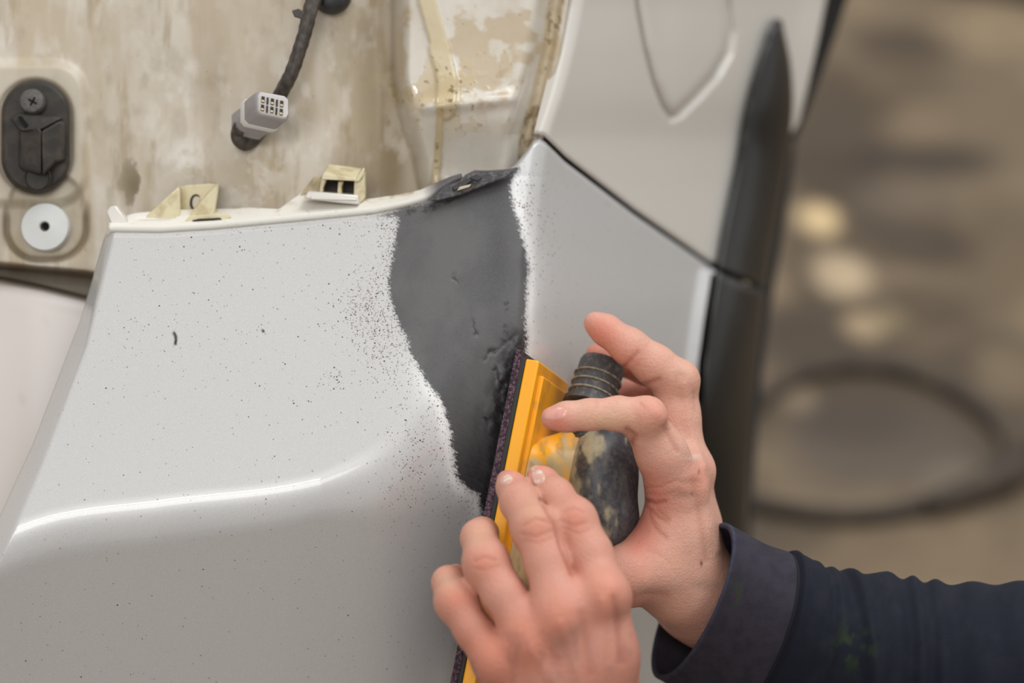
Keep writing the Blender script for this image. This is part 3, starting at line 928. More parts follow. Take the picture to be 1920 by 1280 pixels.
# ------------------------------------------------------------------ grommet, clip, harness
def build_fittings():
    th = np.linspace(0, 2 * np.pi, 48, endpoint=False)
    x = 62 * np.sign(np.cos(th)) * np.abs(np.cos(th))
    st = np.stack([67 + 62 * np.cos(th), 256 + np.where(np.sin(th) > 0, 1, -1) * 40 + 62 * np.sin(th)], -1)
    g = prism('rubber_grommet', st, 1.183, 0.008, M_rubber, car, scale=1.05, bev=0.0012)
    prism('moulded_block', [(40, 246), (70, 236), (78, 246), (78, 326), (48, 318), (38, 310)], 1.1755, 0.010, M_rubber, g, shift=(-6, 0), scale=1.12, bev=0.001, dtilt=(-0.00012, 0))
    prism('moulded_block', [(78, 246), (112, 226), (122, 232), (120, 300), (104, 304), (80, 328)], 1.1755, 0.010, M_rubber, g, shift=(2, 0), scale=1.05, bev=0.001, dtilt=(0.00014, 0))
    prism('moulded_ledge', [(20, 222), (40, 212), (100, 218), (116, 222), (78, 243), (40, 246)], 1.1765, 0.008, M_rubber, g, shift=(0, 0), scale=1.08, bev=0.001, dtilt=(0, -0.00012))
    prism('slot', [(33, 219), (40, 217), (53, 234), (47, 240)], 1.1745, 0.002, M_void, g, scale=1.0)
    disc_solid('moulded_cup', 72, 334, 1.182, 0.0068, 0.003, M_rubber, g, prof=[(1, 0), (1, 0.0022), (0.9, 0.003), (0.8, 0.002), (0, 0.0016)])
    s = disc_solid('screw', 61, 191, 1.1800, 0.0063, 0.003, M_screw, g, axis=(0.05, 0.12, -1), prof=[(1, -0.002), (1, 0.0012), (0.86, 0.0026), (0.5, 0.0034), (0, 0.0036)])
    for a in (0.5, 0.5 + math.pi / 2):
        c, sn = math.cos(a), math.sin(a)
        q = [(61 + c * L - sn * w, 190 + sn * L + c * w) for L, w in ((-9, -1.8), (9, -1.8), (9, 1.8), (-9, 1.8))]
        prism('cross_slot', q, 1.1760, 0.002, M_void, g)
    k = disc_solid('white_clip', 86, 426, 1.1925, 0.0118, 0.004, M_white_clip, car, axis=(0.02, 0.05, -1), seg=48,
                   prof=[(1, -0.004), (1, 0.0025), (0.96, 0.0034), (0.24, 0.0042), (0.20, 0.0036), (0.19, -0.003), (0, -0.003)])
    disc_solid('clip_hole', 87, 424, 1.1915, 0.0019, 0.002, M_void, k, axis=(0.02, 0.05, -1), seg=24, prof=[(1, 0), (1, 0.0012), (0, 0.0012)])
    # cable with spiral tape
    pts = [(603, -60, 1.180), (592, -15, 1.176), (582, 20, 1.173), (570, 65, 1.171), (556, 112, 1.171), (536, 158, 1.173), (514, 200, 1.184), (490, 240, 1.188), (466, 266, 1.186), (450, 262, 1.182), (448, 246, 1.180), (454, 236, 1.176)]
    tube('cable', pts, [0.0043, 0.0040, 0.0036, 0.0034, 0.0034, 0.0035, 0.0035, 0.0036, 0.0038, 0.0040, 0.0040, 0.004], M_cable, car, seg=24, n=12,
         disp=lambda s, t: 0.00012 * np.sin(2 * np.pi * s / 0.0052 + t) + 0.0002 * np.sin(5 * t + s * 300))
    prism('tape_end', [(547, 20), (560, 16), (574, 24), (566, 36), (552, 32)], 1.170, 0.002, M_cable, car, bev=0.0004)
    disc_solid('cable_grommet', 622, -14, 1.186, 0.0095, 0.006, M_black, car, axis=(0.1, 0.25, -1), prof=[(1.05, -0.004), (1.05, 0.0), (0.98, 0.003), (0.7, 0.005), (0, 0.0055)])
    # connector
    e = np.array([-50.0, 40.0])
    face = np.array([(488, 173), (532, 181), (539, 187), (540, 214), (536, 222), (530, 222), (490, 213), (484, 206), (484, 178)], float)
    d0 = 1.157
    def body(name, f0, f1, sc, m_, par, bev):
        c = face.mean(0)
        p = (face - c) * sc + c + e * f0
        return prism(name, p, d0 + 0.022 * f0, 0.022 * (f1 - f0), m_, par, shift=e * (f1 - f0), bev=bev)
    con = body('connector', 0.02, 0.45, 1.16, M_conn, car, 0.0008)
    body('connector_rim', 0.42, 0.56, 1.22, M_conn_face, con, 0.0006)
    body('connector_body', 0.5, 1.0, 1.04, M_conn, con, 0.0008)
    body('connector_face', -0.03, 0.10, 1.0, M_conn_face, con, 0.0005)
    ux, uy = np.array([46.0, 10.5]), np.array([-2.0, 33.0])
    o0 = np.array([487.5, 176.0])
    for r in range(2):
        for k in range(5):
            wide = k % 2 == 0
            a = o0 + ux * (0.07 + k * 0.19 + (0.0 if wide else 0.02)) + uy * (0.10 + 0.47 * r)
            w, h = (ux * (0.13 if wide else 0.08)), uy * (0.36 if wide else 0.40)
            q = [a, a + w, a + w + h, a + h]
            prism('socket', q, d0 - 0.0012, 0.002, M_socket, con)
            if wide:
                b = a + h * 0.55 + w * 0.1
                prism('terminal', [b, b + w * 0.8, b + w * 0.8 + h * 0.3, b + h * 0.3], d0 - 0.0015, 0.001, M_terminal, con)


build_fittings()

# ------------------------------------------------------------------ sanding block
block = empty('sanding_block', P(985, 950, 1.13), 'yellow hand sanding block with black handle held against the grey filler patch', 'sanding block')
M_yellow = mat('yellow_plastic', (250, 172, 12), 0.38, var=0.55, var_col=(160, 130, 72), var_scale=55, var_lo=0.55, var_hi=0.72, bump_scale=500, bump_s=0.08)
M_foam = mat('grey_black_foam', (58, 58, 56), 0.9, bump_scale=1400, bump_s=0.5)
M_paper = mat('purple_grip_abrasive', (112, 84, 96), 0.95, var=0.95, var_col=(44, 32, 42), var_scale=700, var_lo=0.4, var_hi=0.55, bump_scale=1600, bump_s=0.7, bump_d=0.001)
M_grip = mat('dusty_black_grip', (50, 50, 54), 0.45, var=0.9, var_col=(150, 140, 118), var_scale=90, var_lo=0.54, var_hi=0.7, bump_scale=300, bump_s=0.15)
M_grip_dust = mat('filler_dusted_black_grip', use_attr='tint', rough=0.5, var=0.35, var_col=(120, 114, 102), var_scale=420, bump_scale=260, bump_s=0.2)
M_nozzle = mat('dusty_black_nozzle', (72, 71, 72), 0.5, var=0.6, var_col=(132, 126, 116), var_scale=420, var_lo=0.5, var_hi=0.72, bump_scale=400, bump_s=0.2)

# lens-frame basis of the block: along, across (going away), outward
S_T = cam_xyz(986, 672, 1.136)
S_B = cam_xyz(873, 1245, 1.118)
s_a = S_B - S_T
S_LEN = np.linalg.norm(s_a) * 1.12
s_a /= np.linalg.norm(s_a)
s_w = np.array([0.0150, -0.0125, 0.066])
s_w -= s_a * (s_w @ s_a)
s_w /= np.linalg.norm(s_w)
s_n = np.cross(s_a, s_w)
if s_n[0] < 0:
    s_n = -s_n


def SB(a, w, n):
    """Point on the block: a along from its top end, w across from the near edge, n outward from the yellow plate's face."""
    a, w, n = np.broadcast_arrays(a, w, n)
    return to_world(S_T + a[..., None] * s_a + w[..., None] * s_w + n[..., None] * s_n)


def slab(name, a0, a1, w0, w1, n0, n1, m_, par, bev=0.0006, slant=0.0, inset=0.0):
    q = np.array([(a0 - slant, w0, n0), (a1, w0, n0), (a1, w1, n0), (a0 - slant, w1, n0),
                  (a0 + inset, w0 + inset, n1), (a1 - inset, w0 + inset, n1), (a1 - inset, w1 - inset, n1), (a0 + inset, w1 - inset, n1)])
    o = mesh_obj(name, SB(q[:, 0], q[:, 1], q[:, 2]), [(0, 1, 2, 3), (7, 6, 5, 4), (0, 4, 5, 1), (1, 5, 6, 2), (2, 6, 7, 3), (3, 7, 4, 0)], m_, par, False)
    import bmesh
    bm = bmesh.new()
    bm.from_mesh(o.data)
    bmesh.ops.recalc_face_normals(bm, faces=bm.faces)
    bm.to_mesh(o.data)
    bm.free()
    if bev:
        bevel(o, bev, 2)
        o.data.polygons.foreach_set('use_smooth', np.ones(len(o.data.polygons), bool))
        o.data.set_sharp_from_angle(angle=math.radians(50))
    return o


slab('base_plate', 0, S_LEN, 0, 0.070, 0.0, 0.0065, M_yellow, block, 0.0008)
slab('raised_deck', 0.006, S_LEN - 0.006, 0.007, 0.063, 0.0058, 0.0085, M_yellow, block, 0.0008)
slab('foam_pad', -0.0005, S_LEN, 0.0, 0.070, -0.0024, -0.0002, M_foam, block, 0.0004)
slab('abrasive_sheet', -0.0035, S_LEN + 0.001, -0.0008, 0.0705, -0.0054, -0.0022, M_paper, block, 0.0005)


# ------------------------------------------------------------------ distance-field bodies (handle, hands)
def rcone(p, a, b, ra, rb):
    ab = b - a
    t = np.clip(((p - a) @ ab) / (ab @ ab + 1e-12), 0, 1)
    return np.linalg.norm(p - a - t[..., None] * ab, axis=-1) - (ra + t * (rb - ra))


def ellipsoid(p, c, ax, r):
    q = (p - c) @ np.asarray(ax).T
    r = np.asarray(r)
    k0 = np.linalg.norm(q / r, axis=-1)
    k1 = np.linalg.norm(q / (r * r), axis=-1) + 1e-9
    return k0 * (k0 - 1) / k1


def surface_nets(f, lo, hi, h):
    """Smooth quad skin of f(p) = 0 within the box."""
    n = np.ceil((np.asarray(hi) - lo) / h).astype(int) + 1
    ax = [lo[i] + np.arange(n[i]) * h for i in range(3)]
    S = np.empty(n, np.float32)
    for i in range(0, n[0], 16):
        g = np.stack(np.meshgrid(ax[0][i:i + 16], ax[1], ax[2], indexing='ij'), -1)
        S[i:i + 16] = f(g)
    neg = S < 0
    c = neg[:-1, :-1, :-1].astype(np.int8)
    tot = np.zeros_like(c)
    for dx in (0, 1):
        for dy in (0, 1):
            for dz in (0, 1):
                tot += neg[dx:n[0] - 1 + dx, dy:n[1] - 1 + dy, dz:n[2] - 1 + dz]
    act = (tot > 0) & (tot < 8)
    I = np.argwhere(act)
    idx = -np.ones(act.shape, np.int64)
    idx[act] = np.arange(len(I))
    acc = np.zeros((len(I), 3))
    cnt = np.zeros(len(I))
    for d in range(3):
        o1, o2 = [x for x in range(3) if x != d]
        for a in (0, 1):
            for b in (0, 1):
                p = I.copy()
                p[:, o1] += a
                p[:, o2] += b
                q = p.copy()
                q[:, d] += 1
                s0, s1 = S[tuple(p.T)], S[tuple(q.T)]
                m = (s0 < 0) != (s1 < 0)
                t = s0 / np.where(m, s0 - s1, 1)
                pos = p.astype(float)
                pos[:, d] += t
                acc[m] += pos[m]
                cnt[m] += 1
    v = np.asarray(lo) + (acc / cnt[:, None]) * h
    quads = []
    for d in range(3):
        o1, o2 = (d + 1) % 3, (d + 2) % 3
        sl0 = [slice(None)] * 3
        sl1 = [slice(None)] * 3
        sl0[d], sl1[d] = slice(0, -1), slice(1, None)
        ch = neg[tuple(sl0)] != neg[tuple(sl1)]
        E = np.argwhere(ch)
        E = E[(E[:, o1] > 0) & (E[:, o2] > 0) & (E[:, o1] < n[o1] - 1) & (E[:, o2] < n[o2] - 1)]
        ids = []
        for a, b in ((1, 1), (0, 1), (0, 0), (1, 0)):
            q = E.copy()
            q[:, o1] -= a
            q[:, o2] -= b
            ids.append(idx[tuple(q.T)])
        Q = np.stack(ids, -1)
        fl = neg[tuple(E.T)]
        Q[~fl] = Q[~fl][:, ::-1]
        quads.append(Q)
    return v, np.vstack(quads)


def relax(v, q, n=2, lam=0.5):
    for _ in range(n):
        acc = np.zeros_like(v)
        cnt = np.zeros(len(v))
        for k in range(4):
            a, b = q[:, k], q[:, (k + 1) % 4]
            np.add.at(acc, a, v[b]); np.add.at(cnt, a, 1)
            np.add.at(acc, b, v[a]); np.add.at(cnt, b, 1)
        v = v + lam * (acc / cnt[:, None] - v)
    return v


def vert_normals(v, q):
    fn = np.cross(v[q[:, 2]] - v[q[:, 0]], v[q[:, 3]] - v[q[:, 1]])
    n = np.zeros_like(v)
    for k in range(4):
        np.add.at(n, q[:, k], fn)
    return n / (np.linalg.norm(n, axis=1)[:, None] + 1e-12)


def project(v):
    return 960 + v[:, 0] / v[:, 2] * FPX, 640 - v[:, 1] / v[:, 2] * FPX


def build_handle():
    # lens frame positions
    mid = S_T + s_a * 0.066 + s_w * 0.034
    c = cam_xyz(1130, 922, 1.158)
    up = -s_a
    axm = np.stack([s_n * 1.0, -s_a, s_w])
    top, bot = cam_xyz(1119, 856, 1.157), cam_xyz(1136, 975, 1.152)

    def f(p):
        d = rcone(p, top, bot, 0.0140, 0.0142)
        e = ellipsoid(p, cam_xyz(1131, 914, 1.156), axm, (0.0160, 0.031, 0.024))
        d = smin(d, e, 0.006)
        d = smin(d, rcone(p, cam_xyz(1140, 980, 1.152), cam_xyz(1141, 1000, 1.150), 0.0115, 0.0055), 0.010)
        return d
    v, q = surface_nets(f, c - 0.055, c + 0.055, 0.0011)
    v = relax(v, q, 2)
    u_, v_ = project(v)
    tint = np.ones((len(v), 3)) * lin((56, 57, 64))
    tint = mix(tint, (96, 96, 98), sstep(fbm(u_ / 18, v_ / 50, 7, 5), 0.42, 0.72) * 0.75)
    left = 1 - sstep(u_ - 0.10 * (v_ - 900), 1068, 1100)
    du = 0.04 + fbm(u_ / 17, v_ / 40, 3, 6) - 0.13 * sstep(u_, 1100, 1150) + 0.32 * left + 0.2 * gauss(u_, v_, 1112, 832, 36, 34)
    tint = mix(tint, (184, 172, 138), sstep(du, 0.54, 0.76) * 0.8)
    mesh_obj('handle_grip', to_world(v), q, M_grip_dust, block, True, {'tint': tint})
    # yellow neck that carries the grip on the plate
    a0 = np.linspace(0.045, 0.105, 13)
    def g(p):
        d = 1e9
        for w in (0.018, 0.026, 0.034, 0.042):
            x = rcone(p, S_T + s_a * 0.046 + s_w * w + s_n * 0.007, S_T + s_a * 0.100 + s_w * w + s_n * 0.007, 0.009, 0.009)
            d = x if np.isscalar(d) else np.minimum(d, x)
        y = rcone(p, cam_xyz(1088, 856, 1.160), cam_xyz(1094, 960, 1.156), 0.0115, 0.0115)
        d = smin(d, y, 0.016)
        r = rcone(p, S_T + s_a * 0.042 + s_w * 0.03 + s_n * 0.007, cam_xyz(1100, 845, 1.16), 0.006, 0.009)
        return smin(d, r, 0.010)
    cc = (mid + c) / 2
    v, q = surface_nets(g, cc - 0.06, cc + 0.06, 0.0013)
    v = relax(v, q, 2)
    M_neck = mat('dusty_yellow_neck', use_attr='tint', rough=0.4, var=0.3, var_col=(200, 180, 140), var_scale=300, bump_scale=300, bump_s=0.1)
    u_, v_ = project(v)
    tint = np.ones((len(v), 3)) * lin((250, 172, 14))
    tint = mix(tint, (196, 176, 132), sstep(fbm(u_ / 20, v_ / 34, 23, 5) + 0.25 * sstep(v_, 840, 880), 0.50, 0.66) * 0.9)
    tint = mix(tint, (150, 120, 60), sstep(fbm(u_ / 12, v_ / 30, 29, 4), 0.6, 0.75) * 0.5)
    mesh_obj('handle_neck', to_world(v), q, M_neck, block, True, {'tint': tint})
    # dust extraction nozzle
    base = cam_xyz(1103, 765, 1.166)
    tip = cam_xyz(1130, 683, 1.176)
    ax = tip - base
    L = np.linalg.norm(ax)
    r = 0.0112
    prof = [(0.3, 0.0), (1.16, 0.0), (1.16, 0.0022), (1.0, 0.0026)]
    for k in range(3):
        h = 0.0065 + k * 0.0048
        prof += [(1.0, h - 0.0005), (1.035, h), (1.0, h + 0.0005)]
    prof += [(1.0, L - 0.001), (0.95, L + 0.0006), (0.8, L + 0.001), (0.78, L - 0.004), (0.0, L - 0.006)]
    nz = disc_solid('dust_nozzle', 1103, 765, 1.166, r, L, M_nozzle, block, axis=ax, seg=48, prof=prof)
    M_rd = mat('dusty_nozzle_ridge', (150, 142, 122), 0.7, var=0.8, var_col=(70, 68, 66), var_scale=500)
    for k in range(3):
        c_ = base + ax / L * (0.0065 + k * 0.0048)
        uu, vv = project(c_[None])
        disc_solid('nozzle_ridge', uu[0], vv[0], c_[2], r * 1.07, 0.0005, M_rd, nz, axis=ax, seg=48, prof=[(0.9, -0.0005), (1, -0.0004), (1.01, 0), (1, 0.0004), (0.9, 0.0005)])
    # duct from the nozzle down into the grip
    tube('nozzle_duct', [(1107, 758, 1.166), (1104, 790, 1.164), (1106, 830, 1.160)], [0.0095, 0.010, 0.012], M_grip, block, seg=24)


build_handle()

# ------------------------------------------------------------------ person: two hands and sleeves
person = empty('person', P(1650, 1300, 1.15), 'worker in a navy jacket pressing a sanding block on with both bare hands', 'person')


def skin_material():
    m = bpy.data.materials.new('skin')
    nt, b, L = nodes(m)
    co = coords(nt)
    base = attr(nt, 'tint')
    bl = math_node(nt, 'MULTIPLY', ramp(nt, noise(nt, 120, 5, co), 0.4, 0.7), 0.22)
    c1 = mix_col(nt, bl, base, tuple(lin((206, 128, 108))))
    bl2 = math_node(nt, 'MULTIPLY', ramp(nt, noise(nt, 700, 4, co), 0.5, 0.75), 0.14)
    c2 = mix_col(nt, bl2, c1, tuple(lin((168, 108, 88))))
    L.new(c2, b.inputs['Base Color'])
    b.inputs['Roughness'].default_value = 0.48
    b.inputs['Specular IOR Level'].default_value = 0.35
    b.inputs['Subsurface Weight'].default_value = 0.25
    b.inputs['Subsurface Radius'].default_value = (1.0, 0.4, 0.25)
    b.inputs['Subsurface Scale'].default_value = 0.0025
    vo = nt.nodes.new('ShaderNodeTexVoronoi')
    vo.inputs['Scale'].default_value = 900
    L.new(co, vo.inputs['Vector'])
    h = math_node(nt, 'ADD', math_node(nt, 'MULTIPLY', vo.outputs['Distance'], 0.5), noise(nt, 420, 5, co))
    bump(nt, b, h, 0.5, 0.0006)
    return m


M_skin = skin_material()
M_nail = mat('fingernail', (224, 158, 144), 0.3, 0.3, 0.15, var=0.3, var_col=(236, 200, 186), var_scale=200, sss=0.1)
M_dustnail = mat('dusty_fingernail', (212, 166, 150), 0.5, var=0.75, var_col=(226, 214, 198), var_scale=300, var_lo=0.48, var_hi=0.60, bump_scale=700, bump_s=0.4)


def chain(p, pts, k=0.003):
    d = None
    for (a, ra), (b, rb) in zip(pts[:-1], pts[1:]):
        x = rcone(p, a, b, ra, rb)
        d = x if d is None else smin(d, x, k)
    return d


def J(u, v, d, rpx):
    """Joint: pixel, depth, radius seen in pixels."""
    return (cam_xyz(u, v, d), rpx / FPX * d)


def hand(name, fingers, palm, bumps, creases, paint, nails, label=None, h=0.0010, kf=0.0045, carve=()):
    def f(p):
        pd = None
        for k, ch in palm:
            x = chain(p, ch, 0.008)
            pd = x if pd is None else smin(pd, x, k)
        for c, r in carve:
            pd = smax(pd, -(np.linalg.norm(p - c, axis=-1) - r), 0.008)
        out = None
        for ch in fingers:
            x = smin(pd, chain(p, ch, 0.0035), kf)
            out = x if out is None else smin(out, x, 0.0014)
        for c, r, k in bumps:
            out = smin(out, np.linalg.norm(p - c, axis=-1) - r, k)
        return out
    allp = np.array([j[0] for ch in fingers for j in ch] + [j[0] for _, ch in palm for j in ch])
    rmax = 0.03
    v, q = surface_nets(f, allp.min(0) - rmax, allp.max(0) + rmax, h)
    v = relax(v, q, 3, 0.5)
    nrm = vert_normals(v, q)
    u_, v_ = project(v)
    facing = sstep(-(nrm * v).sum(1) / np.linalg.norm(v, axis=1), -0.1, 0.25)
    dz = np.zeros(len(v))
    crease_mask = np.zeros(len(v))
    for poly, w, depth in creases:
        g = np.exp(-(seg_dist(u_, v_, poly) / w) ** 2) * facing
        dz -= depth * g
        if depth > 0:
            crease_mask = np.maximum(crease_mask, g * min(1, depth / 0.0008))
    v2 = v + nrm * dz[:, None]
    c = paint(u_, v_, v2, nrm)
    c = mix(c, (150, 76, 62), crease_mask * 0.45)
    o = mesh_obj(name, to_world(v2), q, M_skin, person, True, {'tint': c})
    if label:
        o['label'] = label
    for cu, cv, ru, rv, ang, m_, dn in nails:
        ca, sa = math.cos(ang), math.sin(ang)
        ok = (facing > 0.0) & (np.abs(v2[:, 2] - dn) < 0.02)
        rad, ang_ = np.linspace(0, 1, 9)[:, None], np.linspace(0, 2 * np.pi, 36, endpoint=False)[None, :]
        sq = (np.abs(np.cos(ang_)) ** 2.8 + np.abs(np.sin(ang_)) ** 2.8) ** (-1 / 2.8)
        a, b = rad * sq * np.cos(ang_) * ru, rad * sq * np.sin(ang_) * rv
        gu, gv = (cu + a * ca - b * sa).ravel(), (cv + a * sa + b * ca).ravel()
        pu, pv, pz, pn = u_[ok], v_[ok], v2[ok, 2], nrm[ok]
        dd = (gu[:, None] - pu) ** 2 + (gv[:, None] - pv) ** 2
        w = 1 / (dd + 6.0) ** 2
        w /= w.sum(1)[:, None]
        pz_, pn_ = w @ pz, w @ pn
        pn_ /= np.linalg.norm(pn_, axis=1)[:, None]
        lift = 0.00045 * np.sqrt(np.clip(1.0 - rad.repeat(36, 1).ravel() ** 4, 0, 1)) - 0.0001
        pts = cam_xyz(gu, gv, pz_) + pn_ * lift[:, None]
        no = mesh_obj('fingernail', to_world(pts), grid_faces(9, 36, True), m_, o, True, flip=True)
    return o


def base_skin(n):
    return np.ones((n, 3)) * lin((214, 166, 146))


# --- the far hand, gripping the block's handle: index over the front, thumb below
def right_hand():
    idx = [J(1036, 784, 1.118, 22), J(1062, 781, 1.117, 27), J(1105, 777, 1.118, 28), J(1160, 775, 1.120, 31), J(1205, 787, 1.126, 39), J(1240, 850, 1.134, 47), J(1268, 915, 1.144, 54)]
    mid = [J(1116, 606, 1.160, 22), J(1135, 618, 1.160, 28), J(1180, 650, 1.158, 34), J(1228, 685, 1.160, 38), J(1268, 716, 1.164, 40), J(1268, 780, 1.165, 44), J(1280, 880, 1.163, 48)]
    ring = [J(1118, 664, 1.196, 20), J(1150, 676, 1.196, 25), J(1210, 690, 1.195, 30), J(1262, 706, 1.192, 34), J(1274, 790, 1.188, 36), J(1285, 890, 1.182, 42)]
    pinky = [J(1150, 752, 1.215, 17), J(1182, 736, 1.215, 23), J(1225, 734, 1.212, 27), J(1262, 760, 1.208, 30), J(1272, 830, 1.204, 34), J(1285, 910, 1.198, 38)]
    thumb = [J(1050, 1130, 1.128, 22), J(1090, 1112, 1.130, 36), J(1135, 1098, 1.132, 44), J(1175, 1080, 1.138, 58), J(1225, 1062, 1.148, 70), J(1280, 1085, 1.160, 66)]
    palm = [(0.012, [J(1268, 912, 1.146, 52), J(1268, 1000, 1.150, 60), J(1298, 1100, 1.160, 54)]),
            (0.012, [J(1283, 880, 1.163, 46), J(1288, 990, 1.168, 52), J(1305, 1100, 1.168, 52)]),
            (0.012, [J(1288, 890, 1.182, 42), J(1290, 1000, 1.184, 52), J(1308, 1110, 1.178, 52)]),
            (0.012, [J(1286, 910, 1.198, 36), J(1288, 1010, 1.196, 46), J(1308, 1110, 1.184, 50)]),
            (0.014, [J(1225, 1070, 1.150, 62), J(1275, 1092, 1.158, 66), J(1308, 1118, 1.166, 46)]),
            (0.014, [J(1306, 1110, 1.168, 50), J(1345, 1130, 1.170, 60), J(1480, 1160, 1.172, 74)]),
            (0.014, [J(1300, 1130, 1.178, 56), J(1345, 1150, 1.178, 58), J(1480, 1180, 1.178, 74)])]
    bumps = [(cam_xyz(1216, 776, 1.118), 0.0082, 0.006), (cam_xyz(1282, 708, 1.158), 0.0052, 0.008), (cam_xyz(1292, 884, 1.152), 0.0065, 0.010),
             (cam_xyz(1312, 882, 1.162), 0.0045, 0.010)]
    creases = [([(1204, 936), (1228, 944), (1246, 940)], 4, 0.0010), ([(1208, 946), (1232, 968), (1250, 978)], 4, 0.0005), ([(1205, 915), (1240, 912), (1270, 900)], 3, 0.0003),
               ([(1202, 925), (1245, 928), (1275, 918)], 3, 0.00025), ([(1178, 845), (1190, 818), (1176, 806)], 6, 0.0008), ([(1168, 690), (1185, 672), (1196, 660)], 4, 0.0006),
               ([(1206, 722), (1235, 712)], 5, 0.0007), ([(1235, 775), (1262, 810), (1290, 845), (1315, 875)], 12, -0.0008), ([(1250, 790), (1243, 800), (1270, 845)], 5, 0.0005),
               ([(1215, 960), (1228, 990), (1250, 1010)], 4, 0.0004), ([(1232, 955), (1255, 975)], 3, 0.0003),
               ([(1185, 1120), (1215, 1112), (1250, 1116)], 7, 0.0003), ([(1282, 720), (1286, 745), (1292, 800), (1318, 870)], 6, -0.0006), ([(1300, 735), (1303, 770)], 3, 0.0003),
               ([(1318, 880), (1330, 960), (1345, 1030)], 8, -0.0007), ([(1300, 900), (1316, 990), (1325, 1050)], 7, 0.0004), ([(1200, 755), (1208, 765)], 3, 0.0003),
               ([(1118, 752), (1120, 764)], 3, 0.0003), ([(1215, 1030), (1245, 1045), (1260, 1060)], 3, 0.0002)]

    def paint(u, v, p, n):
        c = base_skin(len(u))
        f = fbm(u / 30, v / 30, 3)
        c = mix(c, (226, 176, 154), sstep(f, 0.4, 0.7) * 0.4)
        c = mix(c, (222, 190, 148), gauss(u, v, 1140, 790, 50, 20) * 0.5)
        c = mix(c, (214, 128, 108), 0.7 * gauss(u, v, 1040, 795, 34, 24) + 0.4 * gauss(u, v, 1225, 775, 34, 34) + 0.75 * gauss(u, v, 1125, 620, 40, 30) + 0.55 * gauss(u, v, 1150, 680, 60, 40))
        c = mix(c, (214, 122, 104), 0.55 * gauss(u, v, 1225, 930, 50, 50) + 0.6 * gauss(u, v, 1200, 1010, 36, 50) + 0.4 * gauss(u, v, 1310, 900, 24, 40) + 0.35 * gauss(u, v, 1170, 1120, 50, 60))
        c = mix(c, (206, 124, 108), (p[:, 2] > 1.180) * 0.5)
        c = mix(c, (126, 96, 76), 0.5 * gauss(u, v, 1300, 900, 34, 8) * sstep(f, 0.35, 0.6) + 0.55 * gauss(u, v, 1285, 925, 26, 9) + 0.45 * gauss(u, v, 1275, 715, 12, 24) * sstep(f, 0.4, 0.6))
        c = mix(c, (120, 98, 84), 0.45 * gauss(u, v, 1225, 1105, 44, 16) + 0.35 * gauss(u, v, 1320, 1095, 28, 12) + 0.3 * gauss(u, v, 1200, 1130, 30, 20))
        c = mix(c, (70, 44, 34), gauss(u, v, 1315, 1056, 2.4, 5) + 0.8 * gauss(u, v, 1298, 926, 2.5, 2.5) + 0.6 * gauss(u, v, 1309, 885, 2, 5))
        c = mix(c, (236, 204, 196), gauss(u, v, 1296, 858, 16, 5) * 0.6)
        return c
    nails = [(1041, 775, 24, 13, -0.14, M_nail, 1.112)]
    hand('hand', [idx, mid, ring, pinky, thumb], palm, bumps, creases, paint, nails, 'bare hand wrapped round the black handle, index finger bent over its front', 0.00095, 0.007)


right_hand()


